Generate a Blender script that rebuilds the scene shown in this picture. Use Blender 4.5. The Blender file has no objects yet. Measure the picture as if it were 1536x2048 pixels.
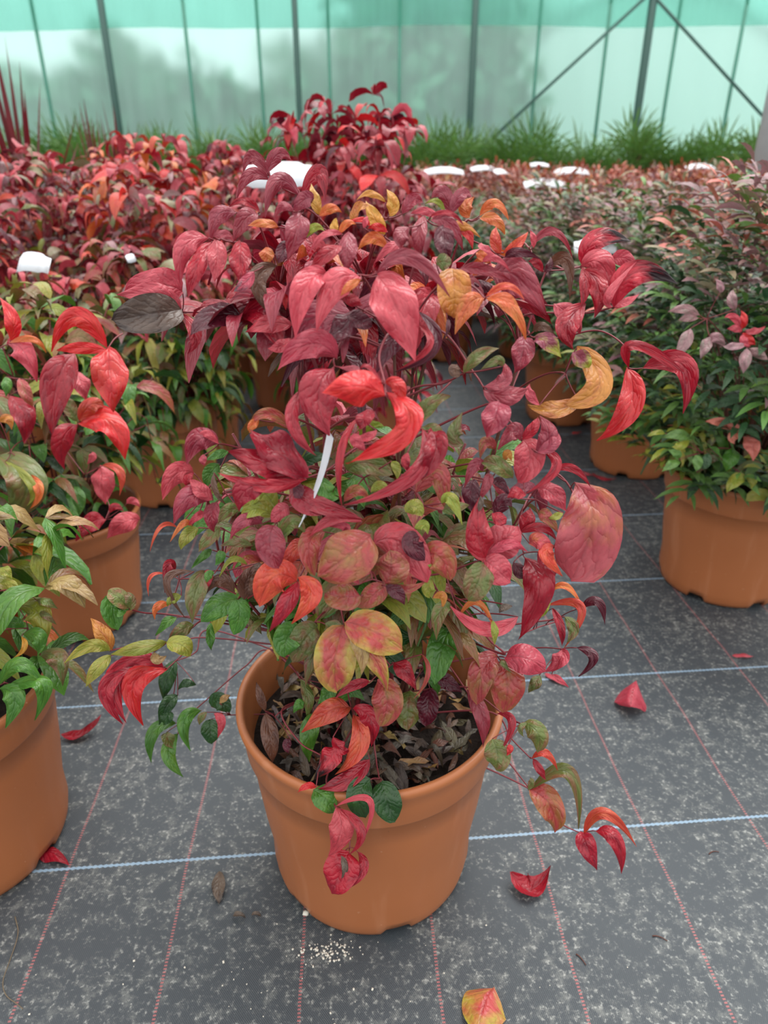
import bpy, math, random
import numpy as np
from mathutils import Vector

# ---------------------------------------------------------------- camera, sky, light, exposure
SC = bpy.context.scene
COL = SC.collection
FPX, PITCH, CAMH = 1385.0, math.radians(26.2), 1.0
cam_d = bpy.data.cameras.new('camera')
cam = bpy.data.objects.new('camera', cam_d); COL.objects.link(cam)
cam.location = (0, 0, CAMH); cam.rotation_euler = (math.pi/2 - PITCH, 0, 0)
cam_d.sensor_fit = 'VERTICAL'; cam_d.sensor_height = 36.0
cam_d.lens = FPX/2048*36.0
cam_d.clip_start = 0.02; cam_d.clip_end = 200
cam_d.dof.use_dof = True; cam_d.dof.focus_distance = 0.80; cam_d.dof.aperture_fstop = 5.0
SC.camera = cam
SC.view_settings.view_transform = 'Standard'; SC.view_settings.look = 'None'
SC.view_settings.gamma = 1.0; SC.view_settings.use_curve_mapping = False
SC.view_settings.exposure = 0.62
SC.cycles.transparent_max_bounces = 12
SC.cycles.max_bounces = 8
SC.cycles.sample_clamp_indirect = 6.0

W = bpy.data.worlds.new('overcast_sky'); SC.world = W; W.use_nodes = True
wn = W.node_tree.nodes; wl = W.node_tree.links; wn.clear()
wo = wn.new('ShaderNodeOutputWorld'); wb = wn.new('ShaderNodeBackground')
tc = wn.new('ShaderNodeTexCoord'); sx = wn.new('ShaderNodeSeparateXYZ'); rp = wn.new('ShaderNodeValToRGB')
wl.new(tc.outputs['Generated'], sx.inputs[0]); wl.new(sx.outputs['Z'], rp.inputs['Fac'])
el = rp.color_ramp.elements
el[0].position = 0.0; el[0].color = (.50, .53, .54, 1)
el[1].position = 0.80; el[1].color = (1.12, 1.12, 1.10, 1)
e = el.new(.16); e.color = (.66, .70, .70, 1)
wl.new(rp.outputs['Color'], wb.inputs['Color']); wb.inputs['Strength'].default_value = 1.25
wl.new(wb.outputs[0], wo.inputs['Surface'])
sun_d = bpy.data.lights.new('soft_daylight', 'SUN'); sun_d.energy = 1.5; sun_d.angle = math.radians(42)
sun_d.color = (1.0, .985, .95)
sun = bpy.data.objects.new('soft_daylight', sun_d); COL.objects.link(sun)
sun.rotation_euler = (math.radians(-22), math.radians(14), 0)

# ---------------------------------------------------------------- helpers
RNG = np.random.default_rng(11)
CT, ST = math.cos(PITCH), math.sin(PITCH)

def ray(px, py):
    dx, dy = (px-768)/FPX, (1024-py)/FPX
    return np.array([dx, CT+dy*ST, -ST+dy*CT])
def at_y(px, py, Y):                 # point of the viewing ray in the vertical plane y = Y
    d = ray(px, py); t = Y/d[1]
    return d*t + np.array([0, 0, CAMH])
def on_z(px, py, z=0.0):             # point of the viewing ray at height z
    d = ray(px, py); t = (z-CAMH)/d[2]
    return d*t + np.array([0, 0, CAMH])
def at_depth(px, py, t):
    return ray(px, py)*t + np.array([0, 0, CAMH])
def lin(c):
    c = np.asarray(c, float)/255.0
    return np.where(c <= .04045, c/12.92, ((c+.055)/1.055)**2.4)
def nrm(v):
    v = np.asarray(v, float); return v/max(1e-9, np.linalg.norm(v))

def tag(o, label=None, cat=None, group=None, kind=None):
    if label: o['label'] = label
    if cat: o['category'] = cat
    if group: o['group'] = group
    if kind: o['kind'] = kind
    return o
def empty(name, loc, label, cat, group=None):
    o = bpy.data.objects.new(name, None); COL.objects.link(o)
    o.location = Vector([float(v) for v in loc]); o.empty_display_size = .05
    return tag(o, label, cat, group)
def link(name, me, parent=None, loc=None):
    o = bpy.data.objects.new(name, me); COL.objects.link(o)
    if parent: o.parent = parent
    if loc is not None: o.location = Vector([float(v) for v in loc])
    return o

class MB:                            # a mesh under construction
    def __init__(s): s.V = []; s.F = []; s.n = 0; s.smooth = True
    def add(s, V, F):
        V = np.asarray(V, float).reshape(-1, 3); s.V.append(V)
        s.F += [tuple(int(i)+s.n for i in f) for f in F]; s.n += len(V)
    def box(s, c, sz, rz=0.0, R=None):
        x, y, z = np.asarray(sz)/2
        P = np.array([[a, b, d] for a in (-x, x) for b in (-y, y) for d in (-z, z)])
        if R is None:
            R = np.array([[math.cos(rz), -math.sin(rz), 0], [math.sin(rz), math.cos(rz), 0], [0, 0, 1]])
        s.add(P @ np.asarray(R).T + np.asarray(c), [(0,1,3,2),(4,6,7,5),(0,4,5,1),(2,3,7,6),(0,2,6,4),(1,5,7,3)])
    def tube(s, pts, r0, r1=None, k=6):
        pts = np.asarray(pts, float); n = len(pts)
        if r1 is None: r1 = r0
        T = np.gradient(pts, axis=0); T /= np.linalg.norm(T, axis=1, keepdims=True)+1e-9
        up = np.array([0.31, 0.17, .93]) if abs(T[0][2]) < .9 else np.array([1., .2, 0])
        A = np.cross(T, up); A /= np.linalg.norm(A, axis=1, keepdims=True)+1e-9
        B = np.cross(T, A)
        rr = np.linspace(r0, r1, n)[:, None]
        V = []
        for j in range(k):
            a = 2*math.pi*j/k
            V.append(pts + rr*(math.cos(a)*A + math.sin(a)*B))
        V = np.stack(V, 1).reshape(-1, 3)
        F = [(i*k+j, i*k+(j+1) % k, (i+1)*k+(j+1) % k, (i+1)*k+j) for i in range(n-1) for j in range(k)]
        F += [tuple(range(k))[::-1], tuple((n-1)*k+j for j in range(k))]
        s.add(V, F)
    def build(s, name, mat, parent=None, loc=None, smooth=None):
        me = s.mesh(name, mat, smooth); return link(name, me, parent, loc)
    def mesh(s, name, mat, smooth=None):
        me = bpy.data.meshes.new(name)
        V = np.concatenate(s.V) if s.V else np.zeros((0, 3))
        me.from_pydata(V.tolist(), [], s.F); me.update()
        if s.smooth if smooth is None else smooth:
            me.polygons.foreach_set('use_smooth', np.ones(len(me.polygons), bool))
        me.materials.append(mat); return me

def bez(b, m, t, n):                 # curve through b, m (half way), t
    b, m, t = (np.asarray(v, float) for v in (b, m, t)); c = 2*m-(b+t)/2
    s = np.linspace(0, 1, n)[:, None]
    return (1-s)**2*b + 2*s*(1-s)*c + s*s*t
def spline(P, n):                    # Catmull-Rom through points
    P = np.asarray(P, float); P = np.vstack([2*P[0]-P[1], P, 2*P[-1]-P[-2]])
    out = []
    m = len(P)-3
    for q in np.linspace(0, m-1e-6, n):
        i = int(q); u = q-i; a, b, c, d = P[i:i+4]
        out.append(.5*((2*b)+(-a+c)*u+(2*a-5*b+4*c-d)*u*u+(-a+3*b-3*c+d)*u**3))
    return np.array(out)

class LB:                            # leaf blades: mesh plus pigment attributes
    def __init__(s): s.V = []; s.F = []; s.UV = []; s.A = []; s.B = []; s.P = []; s.n = 0
    def leaf(s, b, m, t, w, N, col, rnd, fold=.25, shape='a', roll=0.0, nl=8, nw=2, wavy=0.0, twist=0.0, cup=0.0, bumpy=0.0):
        """b, m, t: base, middle and tip of the midrib; w: full width; N: the way the upper side faces."""
        C = bez(b, m, t, nl+1); T = np.gradient(C, axis=0)
        T /= np.linalg.norm(T, axis=1, keepdims=True)+1e-9
        S = np.cross(T, N); ln = np.linalg.norm(S, axis=1, keepdims=True)
        S = np.where(ln > .15, S/np.maximum(ln, 1e-6), S.mean(0)/max(1e-6, np.linalg.norm(S.mean(0))))
        Nn = np.cross(S, T)
        sv = np.linspace(0, 1, nl+1)
        ang = (roll + twist*(sv-.4))[:, None]
        S, Nn = S*np.cos(ang)+Nn*np.sin(ang), Nn*np.cos(ang)-S*np.sin(ang)
        q = np.clip(sv, 0, 1)
        if shape == 'a': pr = q**.75*(1-q)**1.05/.4746
        elif shape == 'v': pr = q**.85*(1-q)**.42/.5013
        elif shape == 'l': pr = q**.8*(1-q)**.9/.555
        else: pr = q**.52*(1-q)**.60/.4596
        pr = np.maximum(pr, .02)
        us = np.linspace(-1, 1, 2*nw+1)
        hw = w/2
        ph = rnd*40
        V = []
        for u in us:
            wv = wavy*hw*abs(u)**1.3*np.sin(sv*11+ph+(2.1 if u > 0 else 0)) if wavy else 0*sv
            if bumpy: wv = wv + bumpy*hw*np.sin(sv*9+ph+u*1.3)*np.cos(u*2.6+ph*.7+sv*3)*np.minimum(1, 4*sv*(1-sv))
            off = hw*pr*u/math.sqrt(1+fold*fold*.6)
            h = hw*pr*fold*abs(u)**1.2 - cup*hw*pr*u*u + wv
            V.append(C + S*off[:, None] + Nn*(h[:, None] if np.ndim(h) else h))
        k = len(us)
        V = np.stack(V, 1).reshape(-1, 3)
        F = [(i*k+j, i*k+j+1, (i+1)*k+j+1, (i+1)*k+j) for i in range(nl) for j in range(k-1)]
        s.V.append(V); s.F += [tuple(a+s.n for a in f) for f in F]
        uu, vv = np.meshgrid((us+1)/2, sv); s.UV.append(np.stack([uu, vv], -1).reshape(-1, 2))
        c1, c2, ed, tp = col; n = len(V)
        s.A.append(np.tile(np.append(c1, 1), (n, 1))); s.B.append(np.tile(np.append(c2, 1), (n, 1)))
        s.P.append(np.tile([ed, tp, rnd, 1], (n, 1))); s.n += n
    def mesh(s, name, mat):
        me = bpy.data.meshes.new(name); V = np.concatenate(s.V)
        me.from_pydata(V.tolist(), [], s.F); me.update()
        me.polygons.foreach_set('use_smooth', np.ones(len(me.polygons), bool))
        li = np.zeros(len(me.loops), np.int32); me.loops.foreach_get('vertex_index', li)
        uv = me.uv_layers.new(name='UVMap'); uv.data.foreach_set('uv', np.concatenate(s.UV)[li].astype(np.float32).ravel())
        for nm, dat in (('pigment', s.A), ('pigment_two', s.B), ('pattern', s.P)):
            a = me.attributes.new(nm, 'FLOAT_COLOR', 'POINT'); a.data.foreach_set('color', np.concatenate(dat).astype(np.float32).ravel())
        me.materials.append(mat); return me
    def build(s, name, mat, parent=None, loc=None): return link(name, s.mesh(name, mat), parent, loc)

# ---------------------------------------------------------------- materials
def new_mat(name):
    m = bpy.data.materials.new(name); m.use_nodes = True
    nt = m.node_tree; nt.nodes.clear(); out = nt.nodes.new('ShaderNodeOutputMaterial')
    return m, nt, out
class NT:                            # shorthand for wiring nodes
    def __init__(s, nt): s.nt = nt
    def n(s, t, **k):
        o = s.nt.nodes.new('ShaderNode'+t)
        for a, v in k.items(): setattr(o, a, v)
        return o
    def put(s, sock, v):
        if hasattr(v, 'links') or hasattr(v, 'is_output'): s.nt.links.new(v, sock)
        else: sock.default_value = v
    def math(s, op, a, b=0.0, c=0.0, clamp=False):
        o = s.n('Math', operation=op, use_clamp=clamp)
        for i, v in enumerate((a, b, c)): s.put(o.inputs[i], v)
        return o.outputs[0]
    def mix(s, f, a, b, blend='MIX'):
        o = s.n('Mix', data_type='RGBA', blend_type=blend)
        s.put(o.inputs['Factor'], f); s.put(o.inputs['A'], a); s.put(o.inputs['B'], b)
        return o.outputs['Result']
    def noise(s, vec, scale, detail=2.0, rough=.5, w=None):
        o = s.n('TexNoise', noise_dimensions='4D' if w is not None else '3D')
        s.put(o.inputs['Vector'], vec); o.inputs['Scale'].default_value = scale
        o.inputs['Detail'].default_value = detail; o.inputs['Roughness'].default_value = rough
        if w is not None: s.put(o.inputs['W'], w)
        return o.outputs['Fac']
    def step(s, v, a, b):            # smooth ramp 0..1 from a to b
        o = s.n('MapRange', interpolation_type='SMOOTHSTEP')
        s.put(o.inputs['Value'], v); o.inputs['From Min'].default_value = a; o.inputs['From Max'].default_value = b
        return o.outputs[0]
def rgba(c, k=1.0): return (*[float(min(1, v*k)) for v in lin(c)], 1.0)

def simple(name, c, rough=.5, spec=.5, var=.12, scale=30, metal=0.0, bump=0.0):
    m, nt, out = new_mat(name); g = NT(nt)
    tcn = g.n('TexCoord'); nz = g.noise(tcn.outputs['Object'], scale, 4)
    f = g.math('MULTIPLY_ADD', nz, 2*var, 1-var)
    cc = g.mix(1.0, rgba(c), (1, 1, 1, 1), 'MULTIPLY')
    v = g.n('HueSaturation'); g.put(v.inputs['Color'], rgba(c)); g.put(v.inputs['Value'], f)
    p = g.n('BsdfPrincipled'); g.put(p.inputs['Base Color'], v.outputs[0])
    p.inputs['Roughness'].default_value = rough; p.inputs['Specular IOR Level'].default_value = spec
    p.inputs['Metallic'].default_value = metal
    if bump:
        b = g.n('Bump'); b.inputs['Strength'].default_value = bump; b.inputs['Distance'].default_value = .01
        g.put(b.inputs['Height'], nz); nt.links.new(b.outputs[0], p.inputs['Normal'])
    nt.links.new(p.outputs[0], out.inputs[0]); return m

def leaf_material(name, bump=.32, veins=True, transl=.14, rough=.33):
    m, nt, out = new_mat(name); g = NT(nt)
    a1 = g.n('Attribute', attribute_name='pigment').outputs['Color']
    a2 = g.n('Attribute', attribute_name='pigment_two').outputs['Color']
    pt = g.n('Attribute', attribute_name='pattern')
    sp = g.n('SeparateColor'); g.put(sp.inputs[0], pt.outputs['Color'])
    edge, tip, rnd = sp.outputs
    uv = g.n('UVMap', uv_map='UVMap').outputs[0]
    su = g.n('SeparateXYZ'); g.put(su.inputs[0], uv); u, v = su.outputs[0], su.outputs[1]
    au = g.math('ABSOLUTE', g.math('MULTIPLY_ADD', u, 2.0, -1.0))
    w = g.math('MULTIPLY', rnd, 37.0)
    nz = g.noise(uv, 3.2, 3, .55, w)
    nz2 = g.noise(uv, 11.0, 3, .6, w)
    f = g.math('MULTIPLY_ADD', g.math('SUBTRACT', nz, .5), 2.9, .10)
    f = g.math('ADD', f, g.math('MULTIPLY', edge, g.math('MULTIPLY', au, au)))
    tv = g.math('POWER', v, 2.0)
    f = g.math('ADD', f, g.math('MULTIPLY', tip, g.math('MULTIPLY_ADD', tv, 1.7, -.35)), clamp=True)
    c = g.mix(f, a1, a2)
    hs = g.n('HueSaturation'); g.put(hs.inputs['Color'], c)
    g.put(hs.inputs['Value'], g.math('MULTIPLY_ADD', nz2, .7, .62)); c = hs.outputs[0]
    q = g.math('SUBTRACT', g.math('MULTIPLY', v, 6.5), g.math('MULTIPLY', au, 1.7))
    q = g.math('ADD', q, g.math('MULTIPLY', nz, 3.0))
    sn = g.math('ABSOLUTE', g.math('SINE', g.math('MULTIPLY', q, math.pi)))
    if veins:
        mid = g.math('SUBTRACT', 1.0, g.step(au, .015, .075))
        lat = g.math('MULTIPLY', g.math('SUBTRACT', 1.0, g.step(sn, .0, .22)), .42)
        vn = g.math('MAXIMUM', mid, lat)
        c = g.mix(g.math('MULTIPLY', vn, .30), c, g.mix(1.0, c, (.42, .26, .3, 1), 'MULTIPLY'))
    p = g.n('BsdfPrincipled'); g.put(p.inputs['Base Color'], c)
    p.inputs['Roughness'].default_value = rough; p.inputs['Specular IOR Level'].default_value = .5
    if bump:
        h = g.math('MULTIPLY_ADD', g.math('POWER', sn, .6), .8, g.math('MULTIPLY', nz2, .55))
        h = g.math('ADD', h, g.math('MULTIPLY', g.step(au, 0.0, .12), .8))
        b = g.n('Bump'); b.inputs['Strength'].default_value = bump; b.inputs['Distance'].default_value = .0036
        g.put(b.inputs['Height'], h); nt.links.new(b.outputs[0], p.inputs['Normal'])
    t = g.n('BsdfTranslucent'); g.put(t.inputs['Color'], c)
    mx = g.n('MixShader'); mx.inputs[0].default_value = transl
    nt.links.new(p.outputs[0], mx.inputs[1]); nt.links.new(t.outputs[0], mx.inputs[2])
    nt.links.new(mx.outputs[0], out.inputs[0]); return m

M = {}
M['leaf'] = leaf_material('leaf_blade')
M['leaf_far'] = leaf_material('small_leaf_blade', bump=0, veins=False)
M['stalk'] = simple('red_stalk', (120, 40, 48), .45, .5, .2, 60)
M['stem'] = simple('brown_stem', (92, 55, 45), .6, .3, .3, 80)
M['soil'] = simple('dark_potting_soil', (38, 30, 26), .9, .2, .5, 120, bump=.8)
M['white_tag'] = simple('white_plastic_tag', (226, 229, 236), .4, .5, .04, 20)
M['post'] = simple('dark_green_steel', (58, 92, 84), .5, .5, .12, 6)
M['batten'] = simple('green_net_batten', (92, 148, 130), .7, .3, .1, 6)
M['galv'] = simple('galvanised_steel', (150, 155, 156), .5, .5, .2, 9)
M['pebble'] = simple('pale_stone', (214, 208, 196), .7, .3, .1, 60)
M['dry'] = simple('dry_leaf_litter', (118, 94, 74), .75, .3, .45, 55)
M['twig'] = simple('dry_grey_stalk', (112, 98, 80), .7, .3, .2, 60)
M['trunk'] = simple('dark_bark', (70, 62, 52), .8, .2, .3, 10)
M['turf'] = simple('rough_grass', (74, 98, 62), .9, .2, .3, 2)

def terracotta():
    m, nt, out = new_mat('terracotta_plastic'); g = NT(nt)
    o = g.n('TexCoord').outputs['Object']
    n1 = g.noise(o, 6, 4); n2 = g.noise(o, 160, 2)
    sc = g.n('Mapping'); g.put(sc.inputs['Vector'], o); sc.inputs['Scale'].default_value = (26, 26, 3)
    n3 = g.noise(sc.outputs[0], 1.0, 3)
    c = g.mix(n1, rgba((164, 97, 57)), rgba((176, 107, 66)))
    c = g.mix(g.math('MULTIPLY', g.step(n3, .54, .76), .30), c, rgba((202, 142, 108)))
    c = g.mix(g.math('MULTIPLY', g.step(n2, .72, .80), .45), c, rgba((214, 170, 140)))
    c = g.mix(g.math('MULTIPLY', g.step(g.noise(o, 170, 2), .76, .80), .6), c, rgba((96, 58, 40)))
    p = g.n('BsdfPrincipled'); g.put(p.inputs['Base Color'], c)
    p.inputs['Roughness'].default_value = .42; p.inputs['Specular IOR Level'].default_value = .45
    b = g.n('Bump'); b.inputs['Strength'].default_value = .12; b.inputs['Distance'].default_value = .004
    g.put(b.inputs['Height'], n1); nt.links.new(b.outputs[0], p.inputs['Normal'])
    nt.links.new(p.outputs[0], out.inputs[0]); return m
M['pot'] = terracotta()

def ground_cover():
    m, nt, out = new_mat('woven_ground_cover'); g = NT(nt)
    o = g.n('TexCoord').outputs['Object']; s = g.n('SeparateXYZ'); g.put(s.inputs[0], o)
    x, y = s.outputs[0], s.outputs[1]
    xp = g.math('MULTIPLY_ADD', y, .06, x); yp = g.math('MULTIPLY_ADD', x, -.087, y)
    wob = g.math('MULTIPLY', g.math('SUBTRACT', g.noise(o, 5, 1), .5), .010)
    tx = g.math('ADD', g.math('SUBTRACT', xp, .11-19*.19), wob); dx = g.math('ABSOLUTE', g.math('SUBTRACT', g.math('MODULO', g.math('ADD', tx, .095), .19), .095))
    ty = g.math('SUBTRACT', yp, .785-30*.385); dy = g.math('ABSOLUTE', g.math('SUBTRACT', g.math('MODULO', g.math('ADD', ty, .1925), .385), .1925))
    wx = g.math('SINE', g.math('MULTIPLY', xp, 2*math.pi/.0028)); wy = g.math('SINE', g.math('MULTIPLY', yp, 2*math.pi/.0036))
    weave = g.math('MULTIPLY', wx, wy)
    n1 = g.noise(o, 3.0, 4); n2 = g.noise(o, 48, 5, .7); n3 = g.noise(o, 150, 3, .6); n4 = g.noise(o, 9, 3)
    c = g.mix(n1, rgba((42, 48, 54)), rgba((58, 65, 71)))
    c = g.mix(g.math('MULTIPLY', g.step(weave, -.2, .9), .35), c, rgba((78, 85, 91)))
    dust = g.math('MULTIPLY', g.step(g.math('MULTIPLY_ADD', n4, .30, n2), .62, .90), .42)
    c = g.mix(dust, c, rgba((140, 141, 136)))
    spk = g.math('MULTIPLY', g.step(n3, .52, .68), g.step(g.math('MULTIPLY_ADD', n4, .35, n2), .58, .76))
    c = g.mix(g.math('MULTIPLY', spk, .55), c, rgba((172, 173, 168)))
    red = g.math('MULTIPLY', g.math('SUBTRACT', 1.0, g.step(dx, .0016, .0026)), g.step(g.math('SINE', g.math('MULTIPLY', yp, 2*math.pi/.0046)), -.5, .3))
    c = g.mix(g.math('MULTIPLY', red, .62), c, rgba((178, 98, 98)))
    zz = g.math('ADD', dy, g.math('MULTIPLY', g.math('SINE', g.math('MULTIPLY', xp, 2*math.pi/.0085)), .0007))
    blu = g.math('SUBTRACT', 1.0, g.step(zz, .0018, .0028))
    c = g.mix(g.math('MULTIPLY', blu, .85), c, rgba((138, 164, 186)))
    p = g.n('BsdfPrincipled'); g.put(p.inputs['Base Color'], c); p.inputs['Roughness'].default_value = .52
    p.inputs['Specular IOR Level'].default_value = .6
    b = g.n('Bump'); b.inputs['Strength'].default_value = .35; b.inputs['Distance'].default_value = .002
    g.put(b.inputs['Height'], g.math('MULTIPLY_ADD', weave, .4, n2)); nt.links.new(b.outputs[0], p.inputs['Normal'])
    nt.links.new(p.outputs[0], out.inputs[0]); return m
M['mat'] = ground_cover()

def film(name, tint, body, opac, glow=.75, soft=False):
    m, nt, out = new_mat(name); g = NT(nt)
    o = g.n('TexCoord').outputs['Object']
    mp = g.n('Mapping'); g.put(mp.inputs['Vector'], o); mp.inputs['Scale'].default_value = (5, 1, .35)
    nz = g.noise(mp.outputs[0], 1.0, 5, .6)
    t1 = g.n('BsdfRefraction' if soft else 'BsdfTransparent'); t1.inputs[0].default_value = tint
    if soft: t1.inputs['Roughness'].default_value = .42; t1.inputs['IOR'].default_value = 1.16
    tr = g.n('BsdfTranslucent'); tr.inputs[0].default_value = body
    df = g.n('BsdfPrincipled'); df.inputs['Base Color'].default_value = body; df.inputs['Roughness'].default_value = .35
    a = g.n('MixShader'); a.inputs[0].default_value = glow
    nt.links.new(df.outputs[0], a.inputs[1]); nt.links.new(tr.outputs[0], a.inputs[2])
    b = g.n('MixShader'); g.put(b.inputs[0], g.math('MULTIPLY_ADD', nz, .3, opac-.15))
    nt.links.new(t1.outputs[0], b.inputs[1]); nt.links.new(a.outputs[0], b.inputs[2])
    nt.links.new(b.outputs[0], out.inputs[0]); return m
M['film'] = film('greenhouse_film', (.74, 1.0, .94, 1), (.60, .84, .79, 1), .42, soft=True)
M['net'] = film('green_shade_net', (.50, .85, .76, 1), (.34, .64, .57, 1), .38)
M['tunnel'] = simple('white_tunnel_plastic', (232, 240, 238), .5, .4, .04, 1)
# ---------------------------------------------------------------- the setting
def struct(o): o['kind'] = 'structure'; return o
b = MB(); b.smooth = False
b.add([(-9, -2.5, 0), (9, -2.5, 0), (9, 9.5, 0), (-9, 9.5, 0)], [(0, 1, 2, 3)]); struct(b.build('floor', M['mat']))
b = MB(); b.smooth = False
b.add([(-30, 9.5, -.06), (30, 9.5, -.06), (30, 60, -.06), (-30, 60, -.06)], [(0, 1, 2, 3)]); struct(b.build('ground_outside', M['turf']))
WY = 9.5
def grid_sheet(x0, x1, z0, z1, nx, nz, fy, fz=None):
    b = MB(); V = []
    for j in range(nz+1):
        for i in range(nx+1):
            x = x0+(x1-x0)*i/nx; s = j/nz
            lo, hi = (z0, z1) if fz is None else fz(x)
            z = lo+(hi-lo)*s; V.append((x, fy(x, z), z))
    F = [(j*(nx+1)+i, j*(nx+1)+i+1, (j+1)*(nx+1)+i+1, (j+1)*(nx+1)+i) for j in range(nz) for i in range(nx)]
    b.add(V, F); return b
ripple = lambda x, z: WY + .012*math.sin(x*5.1+math.sin(z*2.2)) + .006*math.sin(x*17+z*3)
struct(grid_sheet(-9, 9, 0, 3.6, 220, 24, ripple).build('wall_back', M['film']))
net = grid_sheet(-9, 9, 2.4, 2.8, 240, 8, lambda x, z: WY-.06+.02*math.sin(x*4+z*9)+.01*math.sin(x*13),
                 lambda x: (2.47-.010*x*(x < 0)*-1+.012*math.sin(x*1.7), 2.78+.03*math.sin(x*.6+1))).build('shade_net', M['net'])
tag(net, 'teal green shade net band along the top of the plastic wall', 'netting')

def wall_x(px): return at_y(px, 0, WY-.03)[0]
ORD = ['leftmost', 'second from left', 'third from left', 'fourth from left', 'fifth from left', 'sixth from left', 'seventh from left', 'eighth from left', 'ninth from left', 'tenth from left', 'eleventh from left', 'twelfth from left']
for i, (px, r) in enumerate(((205, .042), (590, .034), (950, .042), (1302, .046))):
    x = wall_x(px); b = MB(); b.tube([(0, 0, 0), (0, 0, 1.7), (0, 0, 3.5)], r, r, 12)
    tag(b.build('wall_post', M['post'], None, (x, WY-.11, 0)), f'dark green upright post on plastic wall, {ORD[i]} of the four thick ones', 'post', 'thick posts of the plastic wall')
for i, px in enumerate((62, 365, 512, 655, 800, 1083, 1222, 1362, 1495)):
    b = MB(); b.box((0, 0, 1.75), (.036, .02, 3.5))
    tag(b.build('wall_batten', M['batten'], None, (wall_x(px), WY-.035, 0)), f'thin green upright batten on plastic wall, {ORD[i]} of the thin ones', 'batten', 'thin battens of the plastic wall')
for (p0, p1, nm) in (((1285, 0), (985, 276), 'left'), ((1312, -3), (1540, 248), 'right')):
    A, B_ = at_y(*p0, WY-.14), at_y(*p1, WY-.14); dd = (B_-A); A = A-dd*.12; B_ = B_+dd*.35
    b = MB(); b.tube([A*0, (B_-A)/2, B_-A], .018, .018, 8)
    tag(b.build('diagonal_brace', M['post'], None, A), f'slanting green brace falling to the {nm} of the thickest wall post', 'brace', 'braces of the plastic wall')
P = at_y(1523, 330, 5.4); b = MB(); b.tube([(0, 0, 0), (0, 0, 1.6), (0, 0, 3.2)], .062, .062, 20)
b.box((0, 0, .006), (.26, .26, .012))
tag(b.build('support_post', M['galv'], None, (P[0], 5.4, 0)), 'grey galvanised steel post rising at the right edge behind the rusty plants', 'post')

# beyond the plastic: trees and the rounded end of a white tunnel
def leaf_simple():
    m, nt, out = new_mat('tree_leaf'); g = NT(nt); nz = g.noise(g.n('TexCoord').outputs['Object'], 1.3, 4)
    p = g.n('BsdfPrincipled'); g.put(p.inputs['Base Color'], g.mix(nz, rgba((58, 112, 84)), rgba((98, 152, 118))))
    p.inputs['Roughness'].default_value = .6; nt.links.new(p.outputs[0], out.inputs[0]); return m
M['tree'] = leaf_simple()
def tree(x, y, r, h, seed, label):
    g = np.random.default_rng(seed); n = 3600
    d = g.normal(size=(n, 3)); d /= np.linalg.norm(d, axis=1, keepdims=True)
    lump = 1+.22*np.sin(d[:, 0]*6+seed)*np.sin(d[:, 2]*5+seed)+.15*np.sin(d[:, 1]*9+d[:, 0]*4)
    rad = (g.random(n)**.35)*lump
    c = np.stack([d[:, 0]*r*rad, d[:, 1]*r*.7*rad, h*.52+d[:, 2]*h*.48*rad], 1); c[:, 2] = np.maximum(c[:, 2], .05)
    s = .10+.12*g.random(n); a = g.normal(size=(n, 3)); a /= np.linalg.norm(a, axis=1, keepdims=True)
    e = np.cross(a, g.normal(size=(n, 3))); e /= np.linalg.norm(e, axis=1, keepdims=True)
    V = np.stack([c-a*s[:, None], c+e*s[:, None]*.5, c+a*s[:, None], c-e*s[:, None]*.5], 1).reshape(-1, 3)
    t = empty('tree', (x, y, -.06), label, 'tree')
    b = MB(); b.add(V, [(4*i, 4*i+1, 4*i+2, 4*i+3) for i in range(n)]); b.build('crown', M['tree'], t)
    b = MB(); b.tube([(0, 0, 0), (.05, 0, h*.3), (0, .05, h*.7)], .11, .05, 8); b.build('trunk', M['trunk'], t)
for px, r, h, y, sd, lb in ((-200, 2.0, 3.4, 15, 1, 'blurred green tree beyond the plastic wall at the far left'),
                        (60, 1.3, 2.3, 12.6, 2, 'low green bush beyond the plastic wall, left of the leftmost thick post'),
                        (300, 1.45, 2.85, 13.6, 3, 'rounded green tree beyond the plastic wall, right of the leftmost thick post'),
                        (510, 1.0, 2.2, 12.4, 4, 'low green bush beyond the plastic wall, left of the second thick post'),
                        (700, 1.75, 3.2, 15.6, 5, 'green tree beyond the plastic wall behind the tall crimson shrub'),
                        (870, 1.45, 4.0, 12.2, 6, 'tallest green tree beyond the plastic wall, at the third thick post'),
                        (1060, 2.2, 5.2, 24.5, 7, 'green tree beyond the plastic wall behind the white tunnel')):
    x = at_y(px, 150, y)[0]; tree(x, y, r, h, sd, lb)
def tunnel():
    c = at_y(1268, 250, 13.0); R, z0 = 2.75, .75
    t = empty('polytunnel', (c[0], 13.0, -.06), 'white rounded tunnel end seen through the plastic wall at right', 'greenhouse')
    A = np.linspace(0, math.pi, 41); arc = [(R*math.cos(a), z0+R*math.sin(a)) for a in A]; arc = [(R, 0)]+arc+[(-R, 0)]
    b = MB(); b.smooth = False; n = len(arc)
    b.add([(x, 0, z) for x, z in arc]+[(0, 0, .7)], [(i, i+1, n) for i in range(n-1)]); b.build('end_wall', M['tunnel'], t)
    b = MB(); b.add([(x, y, z) for y in (0, 9) for x, z in arc], [(i, i+1, n+i+1, n+i) for i in range(n-1)]); b.build('roof', M['tunnel'], t)
    b = MB(); b.tube([(x, -.02, z) for x, z in arc], .04, .04, 6); b.build('hoop', M['galv'], t)
tunnel()

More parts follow.
